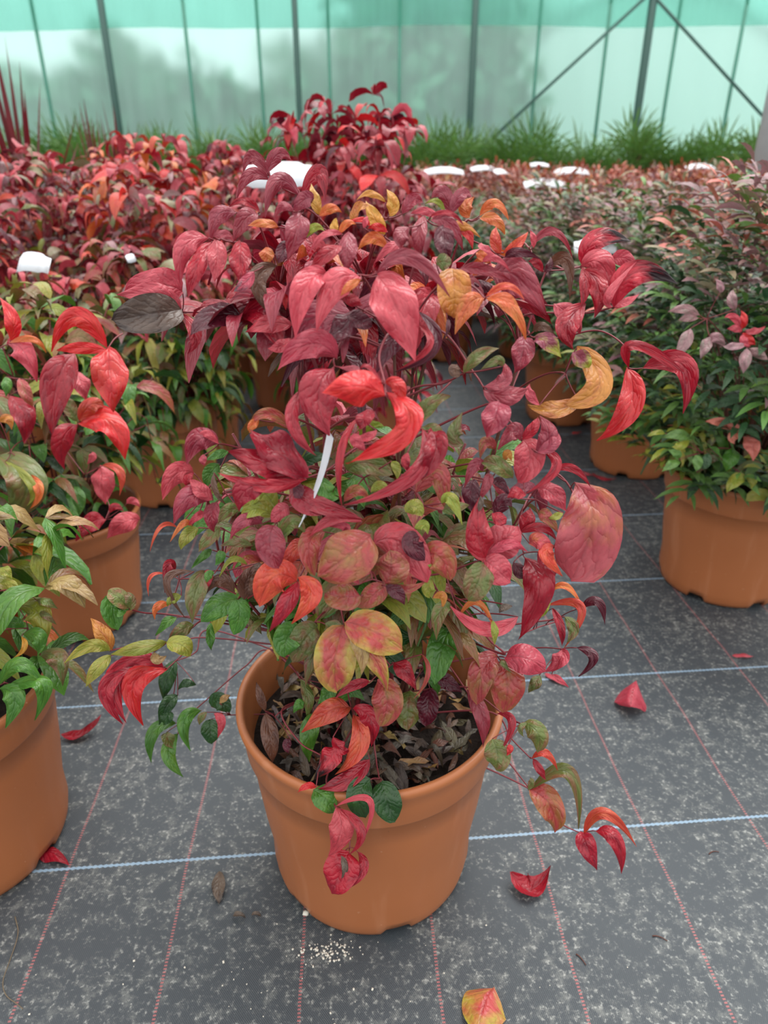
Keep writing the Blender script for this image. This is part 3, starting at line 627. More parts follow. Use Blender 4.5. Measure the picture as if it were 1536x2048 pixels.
# ---------------------------------------------------------------- the central shrub
# Measured leaves: base, middle and tip of each midrib, width, pigment; one block per leaf spray.
CROP = dict(P=(0, 500, .39052), T=(340, 360, .48177), U=(0, 0, .5), V=(1000, 420, .39557), W=(300, 800, .36458), X=(760, 780, .35156), A=(100, 1100, .36458),
            B=(440, 1240, .40365), R=(860, 1180, .3125), L=(0, 580, .26367), Q=(0, 1100, .390625), Y=(560, 620, .36458), Z=(480, 820, .33854), F=(0, 0, 1.0))
SPEC = '''
@U d-4
1085 715 1010 630 975 690 62 M
1070 690 1112 618 1165 640 66 M
1075 720 1000 700 945 800 60 M
1195 780 1110 725 1060 870 76 M
1210 785 1275 690 1300 812 78 R
~ 1078 715 1120 750 1200 790
@T d0
275 135 195 150 172 252 84 M
372 132 310 88 246 112 46 R
362 142 312 165 262 258 95 M
@T d1
545 140 525 210 488 332 118 M
596 75 555 85 508 138 80 M
510 130 470 108 430 158 46 M
@T d-1
620 145 602 80 586 15 55 Y
620 150 668 118 712 135 48 O
560 242 600 196 642 212 40 L
450 195 390 178 322 190 46 O
690 228 682 190 692 160 44 Y
700 228 735 180 772 185 36 O
@T d1
160 240 60 280 45 442 98 P
172 258 112 360 74 492 92 R
195 245 196 325 184 422 92 P
292 255 290 335 290 432 108 R
182 235 225 225 268 255 44 M
@T d-1
442 358 362 420 430 566 95 C
395 282 402 312 406 352 76 O
500 255 470 300 450 345 80 D
350 380 310 430 265 460 60 W
@T d0
716 225 640 228 575 310 36 P
742 216 736 290 735 382 98 M
712 275 640 318 574 388 72 R
600 330 590 370 620 400 70 M
@T d-1
900 282 840 240 780 292 62 O
967 272 915 280 848 346 52 P
902 215 860 195 822 202 40 B
830 190 798 165 735 175 30 B
805 200 812 170 818 150 30 P
@T d-2
890 232 850 160 815 88 76 Y
895 92 830 55 774 85 34 Y
910 150 925 95 900 38 62 Y
965 140 1010 82 1050 95 70 M
760 180 780 120 830 105 60 U
@T d-1
1166 140 1130 55 1085 75 78 M
1166 140 1212 58 1256 75 72 M
1140 138 1108 88 1058 100 28 L
1130 165 1060 130 1000 140 40 P
@T d-1
1245 155 1228 110 1262 72 72 O
1285 150 1350 98 1407 168 52 O
1285 158 1350 165 1390 228 56 O
1150 205 1210 190 1290 240 46 U
@T d1
1052 150 1034 230 1034 328 78 M
1082 165 1160 182 1216 292 72 M
1135 190 1140 260 1160 332 104 D
1082 150 1160 138 1222 192 28 R
992 195 960 230 960 292 78 M
@T d0
1202 215 1236 220 1256 288 52 B
1372 305 1350 250 1355 190 56 X
1386 302 1440 268 1486 215 52 X
1290 262 1310 285 1360 320 50 P
1390 320 1450 300 1540 330 46 D
@T d1
1200 370 1300 372 1410 416 62 M
1330 345 1290 310 1275 300 46 O
1290 345 1350 325 1415 385 34 P
@T d-2
1330 390 1440 405 1560 560 175 M
1310 420 1300 440 1290 460 70 D o
~ 1330 390 1200 420
@T d1
1172 366 1180 470 1176 572 128 U o
1106 350 1135 340 1168 348 58 V o
1150 575 1155 610 1140 660 24 D
@T d3
1302 490 1238 522 1184 640 98 O
1312 490 1412 520 1476 662 84 O
1312 485 1400 440 1472 500 38 X
~ 1305 490 1250 440 1120 420
@T d3
646 390 560 452 520 662 145 P
792 405 682 432 610 626 145 P
792 415 745 440 708 482 42 O
862 398 935 520 1018 750 225 P
862 386 1000 322 1162 488 76 M
@T d1
790 540 720 605 636 684 130 D
740 560 800 590 840 610 90 D
980 620 905 700 852 810 90 D
700 470 760 500 800 520 60 R
@T d2
1030 545 1105 690 925 800 62 D f60
1030 600 1075 690 940 790 40 R f60
@T d-2
505 605 410 596 312 632 88 P
505 660 460 690 405 700 66 P
480 470 478 500 480 540 30 B
@T d2
692 742 580 680 444 792 150 P
~ 692 742 700 700 760 640
@Y d4
290 320 210 470 270 690 260 Z
120 440 70 620 200 800 90 Z
430 310 400 320 320 315 50 M
~ 300 310 300 260 380 150
@Y d9
578 470 430 420 232 452 255 B f-35
560 395 480 310 440 330 30 R
~ 575 400 545 250 600 130
@Y d7
575 400 650 420 670 530 100 B
585 455 700 640 370 845 185 B k
~ 575 400 560 420 580 300
@Y d4
430 590 330 800 345 1100 52 R
520 560 460 600 440 660 110 R
530 660 470 700 400 690 60 P
380 700 420 720 470 780 80 P
@Y d1
1010 345 1090 250 1200 210 90 V
1215 310 1190 280 1100 330 70 V
970 300 960 330 985 365 60 C o
~ 1010 345 900 400 690 460
@Y d2
1340 150 1330 240 1290 345 160 M
1390 120 1440 90 1510 140 60 C
1400 150 1470 180 1540 260 130 I
@Y d3
1120 420 1230 380 1225 285 100 M
1120 440 1240 470 1360 430 150 M
1200 500 1180 590 1130 700 190 M
~ 1120 430 1060 340 870 110
@Y d0
745 640 830 520 935 475 120 V
1000 740 960 680 1000 560 110 V
780 640 850 680 910 730 130 V
~ 745 640 830 500 930 385
@Y d5
835 660 850 780 760 940 160 Z k
780 650 740 900 350 1070 105 Z k
700 780 690 840 710 880 60 R
~ 760 660 700 700 600 760
@V d3
415 275 500 140 668 160 135 J
415 285 510 272 562 412 155 P
560 250 630 245 692 295 95 P
430 300 500 400 478 545 110 R
415 290 432 385 408 495 70 R
230 305 335 255 352 455 80 C
~ 415 285 330 300 230 318
@V d5
575 490 680 320 898 372 160 J
570 490 555 420 690 262 56 P
580 492 640 462 702 428 52 P
~ 575 490 440 520 110 540
@V d1
150 190 270 108 366 240 52 M
170 190 168 140 152 105 40 P
215 312 182 265 143 262 52 R
222 312 252 280 256 236 42 D
~ 150 190 110 215
@V d3
272 475 355 540 402 628 125 P
432 480 340 580 372 705 145 R
~ 430 490 340 490 100 500
@V y.70
645 800 655 1000 488 1166 155 B
650 795 700 690 1020 900 80 R f60
720 800 930 790 925 1030 150 R
~ 648 798 640 700 500 610 310 645 170 670
@V d1
390 690 500 880 330 985 120 U o
400 960 270 1010 140 985 120 U
200 985 150 930 150 880 60 P
370 720 420 760 450 800 110 I
@V d3
105 1160 66 1120 -10 1212 112 M
112 1160 170 1100 190 1046 72 R
180 1225 245 1140 198 1040 115 M
190 1225 270 1180 295 1130 80 M
~ 105 1160 60 1080 -40 960
@V d4
115 1165 150 1255 88 1374 142 P o
192 1200 285 1300 120 1440 62 R
130 1440 80 1430 40 1455 80 R
~ 115 1160 0 1060 -60 980
@X d7
1108 525 1205 740 1085 1080 350 S v
985 455 1100 448 1197 552 56 R
990 890 950 940 1040 1060 110 X
~ 985 900 1110 640 990 470 860 600
@X d2
900 560 985 590 1062 692 145 P
740 612 690 560 636 530 82 P
900 700 950 720 1012 812 92 N
1040 700 1000 720 960 730 50 L
@X d1
755 500 660 425 568 410 130 V
585 462 540 430 480 556 92 M
620 470 610 530 560 640 70 M
660 340 600 300 570 390 90 N
@X d3
600 955 560 820 565 610 190 R
640 700 690 740 720 760 90 R
560 690 575 640 570 600 40 K
@X d2
800 800 842 730 852 668 105 R
800 812 920 782 1008 862 66 R
850 872 910 858 984 902 120 S
~ 780 770 830 640 850 610
@X d5
615 948 700 860 782 776 175 P o
615 948 730 876 842 922 76 P
590 962 660 1020 742 1092 150 P o
590 985 560 1090 500 1200 140 V o
~ 600 955 480 1000 370 1040 120 1078
@X d4
820 950 905 1130 790 1412 205 Z k
760 980 800 1040 830 1080 90 D
900 920 960 1000 975 1090 120 Z
@X d4
785 1290 600 1360 392 1220 112 P
450 1290 560 1210 660 1390 44 O
750 1230 700 1240 680 1270 50 K
640 1310 655 1380 650 1450 50 L
~ 370 1040 420 1170 520 1290 620 1420 690 1500
@X y.74
890 1300 930 1248 972 1208 64 L
950 1225 1145 1240 1045 1472 62 X
980 1242 1028 1350 1035 1455 62 R
965 1152 1060 1118 1152 1245 52 O
1145 1242 1240 1205 1280 1338 68 D
1050 1290 1100 1360 1060 1440 80 V
~ 800 1390 900 1350 970 1310
@R d4
430 430 338 520 300 738 155 N o
450 450 492 600 470 782 195 N o
480 432 620 440 742 522 165 P o
455 450 470 470 520 530 50 V
~ 435 430 300 220 140 0
@R y.72
845 380 830 450 742 522 132 P
940 370 1045 430 950 555 82 D
700 545 672 600 630 655 90 V
780 540 830 570 888 625 40 P
~ 845 378 700 370 470 400
@R d0
240 640 330 800 340 1006 124 M
432 790 525 850 448 1036 64 R
400 952 432 1060 420 1152 144 V o
505 985 512 1020 490 1060 50 B
600 850 690 920 690 1040 112 V o
622 850 580 885 602 942 50 V
~ 590 860 500 820 350 700 215 620
@R y.66
640 1275 770 1380 800 1556 225 N
645 1275 890 1170 950 1532 110 V
630 1280 650 1230 640 1200 50 V
~ 640 1275 550 1160 400 960 230 640 20 400
@R y.66
650 1078 742 1045 816 1155 66 X
660 1082 702 1150 742 1215 64 R
~ 645 1078 520 950 380 780
@R y.65
962 1545 1005 1640 1066 1792 150 R
1062 1542 1190 1600 1225 1818 120 R
985 1562 1120 1430 1322 1642 90 X
~ 985 1566 820 1480 640 1275
@W d4
845 425 690 270 548 160 240 Z k
850 432 640 345 438 290 195 Z k
850 436 620 470 378 400 90 R k
650 470 520 500 490 612 160 Z
~ 850 430 980 380 1160 250
@W d0
770 160 650 75 548 132 92 N
600 110 560 140 545 180 60 O
@W d1
375 240 268 220 202 352 155 M
377 240 310 185 265 202 52 P
300 300 290 330 300 360 50 M
~ 376 240 480 260
@W d2
242 402 140 410 68 545 145 P
200 470 210 430 240 400 60 R
345 550 220 525 128 685 155 M
342 546 272 490 220 438 96 P
@W d1
362 560 338 640 352 722 114 M
492 612 430 606 372 682 92 V
350 400 360 500 420 575 40 C
@W d0
430 280 370 300 305 330 60 G
380 350 330 410 310 470 110 G
300 620 260 640 210 690 56 P
150 700 60 695 0 832 32 X
230 690 180 680 110 780 44 O
@W d0
265 700 200 750 170 820 92 L
385 700 320 760 265 832 96 V
560 800 480 780 385 802 64 V
@W d2
690 600 600 500 515 600 110 L o
670 640 590 595 505 650 90 L o
612 680 520 655 434 768 105 M
762 585 720 610 664 668 76 P o
682 690 660 790 708 922 140 M o
700 790 780 670 855 740 110 V
@W d2
856 770 790 830 738 932 114 X
520 1090 530 990 570 910 120 C
640 900 590 1000 540 1080 110 C
@Z d3
720 660 560 640 400 760 90 P
600 750 620 690 510 690 70 P
500 720 410 790 440 980 115 N o
770 745 640 860 460 985 250 N o
660 1010 700 900 800 860 150 P o
@Z d4
860 1026 890 930 885 830 180 N o
700 1030 660 980 630 985 60 P
@Z d2
790 790 960 790 1105 1020 190 P o
870 1030 980 1060 1100 1010 70 N
1060 880 1110 920 1120 980 60 L
1090 870 1180 870 1240 1010 150 N o
1060 750 1020 790 1090 890 110 D o
@Z d4
860 1030 790 1090 690 1165 110 N o
715 1100 600 1100 505 1080 150 N o
860 1040 930 1080 970 1150 100 D
@Z d6
335 1015 205 985 112 1160 175 X o
340 1015 270 1150 175 1310 125 R
345 995 420 1090 305 1262 160 X f50
~ 345 1000 380 930 395 880
@Z d3
1240 1160 1180 1200 1160 1360 120 V
1130 1000 1110 1060 1120 1110 90 L
1140 1110 1200 1100 1190 1180 60 U
@Y d0
370 880 470 840 620 900 120 V o
350 1050 420 990 490 1040 80 N
500 1000 550 960 600 990 60 L
610 830 640 870 640 930 60 L
@Y d1
110 870 180 810 290 820 80 H
230 920 260 1000 320 1030 130 G
100 960 150 1060 330 1080 160 Z
60 960 200 1060 460 1150 130 Z
90 940 100 1000 80 1060 70 D
@Y d1
745 1000 860 900 900 1080 110 N o
690 1110 740 1080 780 1130 80 L o
890 1100 960 1080 1040 1070 90 V
740 1200 790 1180 810 1230 70 L
890 1060 940 1040 1000 1180 90 L
@Y d1
1060 930 1050 1010 1080 1140 130 D
1180 1140 1230 1050 1270 1080 110 D
1160 940 1210 950 1260 1030 70 D
1230 830 1250 790 1270 830 60 U
@B d5
612 30 572 190 580 357 190 E o
622 10 770 60 905 150 175 E o
660 90 765 190 828 357 122 E
640 60 700 140 700 270 100 T
~ 615 20 600 -60 590 -240
@B d2
780 300 830 400 795 527 135 N o
860 210 920 255 970 347 105 R
740 310 660 325 572 387 64 R
1000 170 1030 270 960 390 30 N
@B d1
400 45 335 90 322 182 125 G o
482 30 425 90 358 212 130 V o
520 20 560 60 500 150 120 V
@B y.70
400 295 438 390 430 492 68 V
470 460 440 570 440 702 112 G
570 330 530 370 486 416 90 G
420 400 390 420 365 460 60 G
590 420 640 350 720 400 90 G
~ 400 295 340 210 260 150
@B y.72
940 350 930 440 930 545 122 V o
1040 340 1030 430 1020 525 94 D o
1010 200 1060 290 1080 370 80 G
1080 270 1130 310 1200 360 90 D
1000 100 960 140 900 170 80 V
@B y.63
642 432 540 455 408 557 140 X
662 470 690 620 568 767 115 X
662 440 745 490 752 625 110 R
742 690 630 790 484 835 110 R
560 580 600 640 640 640 80 R
~ 650 435 630 340 620 240
@B y.60
585 625 540 690 470 790 130 J
475 830 430 822 384 856 42 B
~ 500 670 390 600 310 440
@B y.59
462 842 518 880 566 957 100 G o
745 790 690 870 722 982 112 H o
800 800 828 900 868 997 126 H o
~ 790 790 775 700 765 560
@B y.56
578 928 598 1050 534 1170 150 P
602 938 700 1050 640 1162 60 R
575 922 745 900 690 1130 40 P
~ 572 930 550 850 535 760
@B y.565
640 1150 600 1240 552 1356 150 R o
682 1150 700 1250 556 1358 64 R
600 1170 620 1230 600 1300 40 K
@B y.67
225 462 250 590 262 712 104 C
225 452 200 380 180 308 50 C
350 590 330 620 340 660 60 D
@A d-2
325 555 220 528 78 622 88 L
342 547 288 460 224 376 104 U
335 580 258 650 194 752 94 L
640 505 480 540 330 572 92 L
640 512 720 520 772 580 92 L o
570 560 590 600 640 580 70 T
~ 640 510 760 440 900 380
@A y.74
620 640 360 690 420 952 150 R
642 655 460 735 512 962 160 B
470 650 310 760 400 955 110 R
622 648 470 595 305 692 90 R
~ 640 655 720 580 820 480
@A y.79
690 605 640 710 628 832 105 H
700 800 640 855 600 962 95 H
660 880 640 920 620 960 90 H
800 740 740 730 702 770 55 H
~ 690 610 800 560 900 440
@A y.77
690 950 568 1000 555 1168 92 G
702 1010 650 1120 732 1246 94 G
830 880 735 940 770 1102 92 G
640 1000 650 1040 690 1090 90 V
~ 700 960 850 830 1070 640 1220 560
@A y.76
885 860 930 830 985 890 90 H o
880 930 880 990 890 1062 88 H o
860 890 830 920 820 960 50 V
900 900 940 940 920 1030 60 P
930 840 960 810 990 800 44 T
~ 990 905 1200 900 1400 890
@A d-3
430 318 372 258 318 228 84 V o
432 330 350 310 372 440 124 G o
440 330 440 270 400 230 70 V
~ 432 322 520 345 700 360
@A d0
630 130 550 150 542 256 28 X
690 110 650 90 630 235 74 R
790 118 640 170 742 372 56 C
660 300 590 310 575 382 54 O
720 250 670 270 645 310 66 L
@A d1
852 118 800 230 780 402 145 V
1012 232 935 165 858 238 92 C
850 118 870 150 850 230 60 R
1150 70 1115 150 1068 272 100 C
@A d2
1030 272 930 300 828 395 112 G o
1022 270 1040 350 1008 466 102 G o
~ 1028 270 1070 240 1180 200
@A d0
1082 80 1000 55 930 148 48 L
890 0 840 35 774 102 54 G
930 0 935 40 904 84 64 G
900 130 870 140 860 180 60 G
@A d-1
880 400 880 480 886 552 62 G
1070 330 1115 390 1162 462 84 V
790 410 720 440 650 490 90 V
690 370 640 400 580 470 70 G
@P y.72
935 215 820 180 640 215 150 P o
925 300 790 230 600 230 150 P
925 305 770 330 578 362 175 K o
930 330 1000 430 962 532 80 R
~ 932 318 1200 322 1430 350 1560 420
'''
PAXIS = np.array([-.02, .78, 0.0])
EC, ER = np.array([-.02, .785, .68]), np.array([.27, .205, .34])
def shell_depth(px, py):
    """distance along the viewing ray to the rounded outline of the crown"""
    d = ray(px, py)/ER; o = (np.array([0, 0, CAMH])-EC)/ER
    a, b, c = d@d, 2*d@o, o@o-1; q = b*b-4*a*c
    return (-b-math.sqrt(q))/(2*a) if q > 0 else -b/(2*a)

SHRUB = empty('potted_shrub', (PAXIS[0], PAXIS[1], 0), 'large central shrub of red and green drooping leaves in a terracotta pot', 'potted plant')
ORG = np.array([PAXIS[0], PAXIS[1], 0.0])
link('pot', POT, SHRUB); link('soil', SOIL, SHRUB)
g = np.random.default_rng(77)
# upright canes
CANES = []
for i, (dx, dy, tx, ty, tz) in enumerate(((.01, .0, .0, -.04, .90), (.03, .02, .08, -.03, .88), (-.02, .02, -.09, -.02, .89), (.02, -.03, .03, -.10, .84), (-.04, -.01, -.04, -.10, .80),
        (.05, .02, .17, -.02, .82), (-.05, .03, -.16, .0, .72), (.06, -.01, .16, -.08, .62), (-.06, -.02, -.17, -.08, .58), (.02, .05, .06, .08, .88), (.04, .0, .12, .02, .70), (-.02, -.03, .0, -.12, .60))):
    P = spline([(dx, dy, .255), (dx*1.3+.01*g.normal(), dy*1.2, .42), (.5*(dx+tx)+.012*g.normal(), .5*(dy+ty), .30+.55*(tz-.26)), (tx, ty, tz)], 14)
    CANES.append(P); b = MB(); b.tube(P, .0042 if i < 7 else .003, .0016, 6); b.build('stem', M['stem'] if i % 2 else M['stalk'], SHRUB)
ALLC = np.concatenate(CANES)
def cane_point(h):
    d = np.linalg.norm((ALLC-h)*np.array([1, 1, .8]), axis=1)+np.where(ALLC[:, 2] > h[2]-.02, .25, 0)
    return ALLC[d.argmin()]

def parse(text):
    out = []; cur = None
    for ln in text.strip().splitlines():
        p = ln.split()
        if p[0][0] == '@': cur = dict(crop=p[0][1:], opt=p[1:], leaves=[], path=None); out.append(cur)
        elif p[0] == '~': cur['path'] = [float(v) for v in p[1:]]
        else: cur['leaves'].append(([float(v) for v in p[:7]], p[7], p[8:]))
    return [c for c in out if c['leaves']]

def build_sprays(spec, parent, origin, depth_fn, cane_fn, mat, rngseed=3):
    g = np.random.default_rng(rngseed)
    for grp in parse(spec):
        ox, oy, s = CROP[grp['crop']]; tr = lambda x, y: (ox+x*s, oy+y*s)
        pts = np.array([tr(*L[0][i:i+2]) for L in grp['leaves'] for i in (0, 2, 4)])
        cx, cy = pts.mean(0); t0 = None; off = 0
        for o in grp['opt']:
            if o[0] == 'y': t0 = float(o[1:])/ray(cx, cy)[1]
            elif o[0] == 'd': off = float(o[1:])/100
        if t0 is None: t0 = depth_fn(cx, cy)-off
        lb = LB(); st = MB(); bases = []
        for k, (v, code, opts) in enumerate(grp['leaves']):
            b2, m2, t2 = tr(v[0], v[1]), tr(v[2], v[3]), tr(v[4], v[5]); w = v[6]*s/FPX*t0*(1.2 if any(q in ('o', 'v') for q in opts) else 1.38)
            Lw = (math.dist(b2, m2)+math.dist(m2, t2))/FPX*t0
            fold = .30+.17*g.normal(); wavy = .10; roll = g.normal()*.12; shape = 'a'
            for o in opts:
                if o in 'ov': shape = o
                elif o == 'k': wavy = .22
                elif o[0] == 'f': fold = float(o[1:])/100
                elif o[0] == 'r': roll = math.radians(float(o[1:]))
            dz = t0-.0035*k+g.normal()*.004
            base, tip = at_depth(*b2, dz+.14*Lw), at_depth(*t2, dz+.05*Lw+g.normal()*.06*Lw)
            mid = at_depth(*m2, dz-.10*Lw)
            N = nrm(-ray(*m2)); N = nrm(N+np.array([0, 0, .25])+g.normal(size=3)*.10)
            cw = max(w, .006)
            lb.leaf(base-origin, mid-origin, tip-origin, cw, N, pig(code, g, .10), g.random(), fold=fold, shape=shape, roll=roll, nl=16, nw=4, wavy=wavy, cup=.30, bumpy=.15 if wavy < .2 else .2)
            bases.append(base-origin)
        bases = np.array(bases)
        if grp['path']:
            q = grp['path']; n = len(q)//2; P2 = [tr(q[2*i], q[2*i+1]) for i in range(n)]
            P3 = [at_depth(*p, t0+.02+.02*i) - origin for i, p in enumerate(P2)]
            cp = cane_fn(P3[-1]) if cane_fn else None
            if cp is not None and np.linalg.norm(cp-P3[-1]) < .25: P3.append(cp)
            P = spline(P3, 8*len(P3)); hub = P3[0]
        else:
            hub = bases.mean(0)+np.array([0, .008, 0]); cp = cane_fn(hub) if cane_fn else hub+np.array([0, .12, -.08])
            P = bez(hub, (hub*.6+cp*.4)+np.array([0, 0, .008]), cp, 10)
        st.tube(P, .0009, .0014, 5)
        for bs in bases:
            dd = np.linalg.norm(bs-hub)
            if .004 < dd < .055:
                st.tube(bez(bs, (bs+hub)/2+np.array([0, .004, -.002]), hub, 5), .0007, .0008, 4)
            elif dd >= .055:
                j = np.linalg.norm(P-bs, axis=1).argmin(); st.tube(bez(bs, (bs+P[j])/2+np.array([0, .01, -.004]), P[j], 7), .0007, .0009, 4)
        sp = lb.build('leaf_spray', mat, parent); st.build('stalk', M['stalk'], sp)

build_sprays(SPEC, SHRUB, ORG, shell_depth, cane_point, M['leaf'])

# the inner leaves behind the measured ones
lb = LB(); st = MB()
def inner(n, c, r, pick, L, q0, q1, nmin=3):
    for i in range(n):
        v = nrm(g.normal(size=3)); q = q0+(q1-q0)*g.random()
        hub = np.array(c)-ORG+v*np.array(r)*q; out = nrm(v*np.array([1, 1, .4])+np.array([0, -.15, 0])+g.normal(size=3)*.35)
        spray(lb, g, hub, out, L*(.7+.6*g.random()), pick(hub), n=int(g.integers(nmin, 5)), nl=7, nw=2, droop=.45, wr=.46)
        if i % 2 == 0:
            cp = cane_point(hub); st.tube(bez(hub, hub*.5+cp*.5+np.array([0, 0, .01]), cp, 7), .0008, .0012, 4)
inner(56, (-.02, .80, .872), (.21, .17, .065), lambda h: 'MPRDMRO' if h[2] > .86 else 'DDRMC', .066, .3, .9)
inner(250, (-.03, .80, .575), (.22, .18, .17), lambda h: 'NVMPVQLGN' if h[2] > .60 else ('NVGGLVQ' if h[2] > .50 else 'GGHHVL'), .058, .35, .92)
fo = lb.build('foliage', M['leaf'], SHRUB); fo['kind'] = 'stuff'
st.build('fine_stalks', M['stalk'], SHRUB)['kind'] = 'stuff'

# litter on the soil
lb = LB()
for i in range(230):
    a, r = g.random()*6.28, .155*math.sqrt(g.random()); p = np.array([r*math.cos(a), r*math.sin(a), .276+.012*g.random()])
    a2 = g.random()*6.28; l = .02+.035*g.random(); d = np.array([math.cos(a2), math.sin(a2), .35*g.normal()])
    if np.hypot(*(p+d*l)[:2]) > .160: d[:2] *= -1
    lb.leaf(p, p+d*l*.5+np.array([0, 0, .008*g.normal()+.004]), p+d*l, l*.45, nrm([.3*g.normal(), .3*g.normal(), 1]), pig('KCTKK'[g.integers(5)], g, .3), g.random(), fold=.6*g.normal(), nl=6, nw=1, wavy=.3)
lt = lb.build('leaf_litter', M['leaf'], SHRUB); lt['kind'] = 'stuff'

# ---------------------------------------------------------------- measured leaves on the two pots at the left edge
SPEC_L = '''
@L y1.12
815 440 570 200 390 470 180 B
810 455 600 440 430 460 110 B
560 480 430 720 395 1095 290 R
820 440 835 650 862 925 320 B
~ 820 440 870 370 930 330
@L y1.13
60 410 170 460 282 695 205 P
70 400 250 375 350 480 62 O
75 385 95 230 0 55 135 B
~ 60 410 0 440 -80 520
@L y1.18
600 1010 830 1000 952 1285 270 B
580 1020 470 1150 490 1362 190 R
600 990 700 870 805 905 150 X
590 1000 525 880 500 795 125 V
@L y1.20
580 620 620 720 652 835 155 P
75 800 185 950 180 1162 200 R
150 670 195 780 250 890 115 N
40 660 50 720 45 810 90 G
@L y1.17
760 1330 770 1450 802 1625 225 P
780 1330 910 1380 905 1565 80 X
700 1230 700 1270 660 1320 70 P
~ 640 1400 400 1100 230 980 60 790
@L y1.13
800 1740 680 1770 578 1905 175 R
830 1690 870 1640 940 1680 70 R
1062 1740 930 1770 808 1885 190 P
960 1620 1010 1600 1062 1650 70 P
~ 800 1740 830 1650 800 1560
@L y1.10
0 1260 200 1450 85 1725 250 V o
40 1300 240 1480 200 1640 80 L
210 1400 300 1520 230 1660 90 O
0 1000 60 980 90 1060 90 U
@L y1.24
190 1820 390 1850 480 2110 165 L
450 1400 470 1500 470 1620 125 G
560 1490 600 1590 600 1710 120 G
460 1670 370 1690 270 1650 95 G
120 1750 80 1850 0 1920 170 D
120 1800 160 1900 230 1990 110 H
'''
SPEC_Q = '''
@Q y.70
0 690 100 585 226 692 95 G
40 702 215 690 178 872 115 G
0 712 75 760 28 912 125 G
@Q y.76
210 545 295 555 322 694 122 V
90 290 195 330 210 522 155 L
120 400 60 370 -10 412 72 G
115 430 195 450 190 542 100 G
110 440 125 500 68 552 34 Y
@Q y.78
190 260 240 265 297 302 62 V
200 320 240 340 292 384 42 V
0 170 60 175 103 242 54 L
0 250 30 255 64 300 52 G
0 90 30 110 60 150 66 L
'''
SPEC_R = '''
@V y1.36
1010 530 930 500 848 516 58 c
1000 545 950 545 900 560 50 c
960 600 935 670 885 748 78 c
1060 640 1040 690 1014 752 66 c
1060 635 1100 650 1142 692 62 c
1190 502 1172 450 1182 402 58 c
1110 420 1115 385 1090 348 44 c
@V y1.33
1220 600 1180 540 1134 546 44 P
1225 600 1232 550 1218 508 46 B
1225 610 1190 598 1148 602 46 P
1230 620 1262 660 1292 682 52 B
1240 610 1290 612 1342 588 42 P
1230 630 1236 665 1266 692 46 P
1240 680 1180 690 1128 690 52 c
1250 700 1240 760 1230 828 68 c
1260 700 1310 730 1357 757 58 c
@V y1.36
1200 1110 1120 1075 1038 1070 64 d
1200 1120 1178 1150 1185 1182 62 d
1230 1150 1275 1190 1280 1268 92 d
1215 1130 1180 1090 1128 1060 52 d
@V y1.38
1185 1205 1165 1260 1140 1322 92 G
1240 1340 1190 1365 1144 1432 84 L
1240 1345 1275 1365 1270 1412 54 L
905 1265 870 1285 818 1322 60 h
900 1260 890 1230 850 1215 54 h
965 1150 900 1135 818 1152 64 h
960 1165 910 1190 870 1195 52 L
835 1128 790 1128 744 1146 40 L
985 1240 1000 1280 990 1320 60 h
1050 1230 1040 1280 1020 1310 60 a
'''
def plant_cane(t, z):
    def f(h): return np.array([h[0]*.35, h[1]*.35+.02, max(.30, min(h[2]-.06, z))])
    return f
P1 = next(o for o in SC.objects if o.type == 'EMPTY' and str(o.get('label', '')).startswith('nearest yellow'))
P2.rotation_euler.z = 0.0; R1.rotation_euler.z = 0.0
for o_ in P2.children:
    if o_.name.startswith('pot'): o_.scale = (.98, .98, .87)
    if o_.name.startswith('soil'): o_.scale = (.98, .98, .85)
for spec, t in ((SPEC_L, P2), (SPEC_Q, P1), (SPEC_R, R1)):
    build_sprays(spec, t, np.array(t.location), lambda x, y: 1.2, plant_cane(t, .6), M['leaf'], 9)

# ---------------------------------------------------------------- tag on the central shrub, fallen leaves, bits on the ground
a_, b_ = at_depth(662, 868, .60), at_depth(598, 1054, .63); ax = nrm(b_-a_); Ln = np.linalg.norm(b_-a_); wd = nrm(np.cross(ax, ray(630, 960))*.30+np.cross(ax, np.cross(ax, ray(630, 960)))*.95)
b = MB(); b.smooth = False; V = []; n = 8
for i in range(n+1):
    s = i/n; w = .011*(min(1, (1-s)*1.15+.04)); c = a_+ax*Ln*s+np.array([.004, 0, 0])*math.sin(s*3.1)
    for o in (-1, 1):
        for th in (0, 1): V.append(c+wd*w*o+nrm(np.cross(ax, wd))*.0007*th)
F = []
for i in range(n):
    q = 4*i; F += [(q, q+2, q+6, q+4), (q+1, q+5, q+7, q+3), (q, q+4, q+5, q+1), (q+2, q+3, q+7, q+6)]
b.add(np.array(V)-a_, F)
tag(b.build('plant_tag', M['white_tag'], None, a_), 'slim white tag hanging edge on in the central shrub', 'plant tag')

def fallen(b2, m2, t2, w, code, label, lift=.006, h=(.004, .010, .004), fold=.5, shape='a', name='fallen_leaf'):
    lb = LB(); P = [on_z(*p, hh) for p, hh in zip((b2, m2, t2), h)]; c = P[1]*np.array([1, 1, 0])
    d = np.linalg.norm(P[1]-np.array([0, 0, CAMH])); Lw = np.linalg.norm(P[2]-P[0])
    lb.leaf(P[0]-c, P[1]-c, P[2]-c, w/FPX*d, np.array([0, 0, 1.0]), pig(code, g, .05), g.random(), fold=fold, shape=shape, nl=12, nw=3, wavy=.1)
    me = lb.mesh(name, M['leaf']); z = np.zeros(len(me.vertices)*3); me.vertices.foreach_get('co', z); zz = z.reshape(-1, 3); zz[:, 2] += .0015-zz[:, 2].min(); me.vertices.foreach_set('co', zz.ravel()); me.update()
    return tag(link(name, me, None, c), label, 'leaf', 'fallen leaves on the ground')
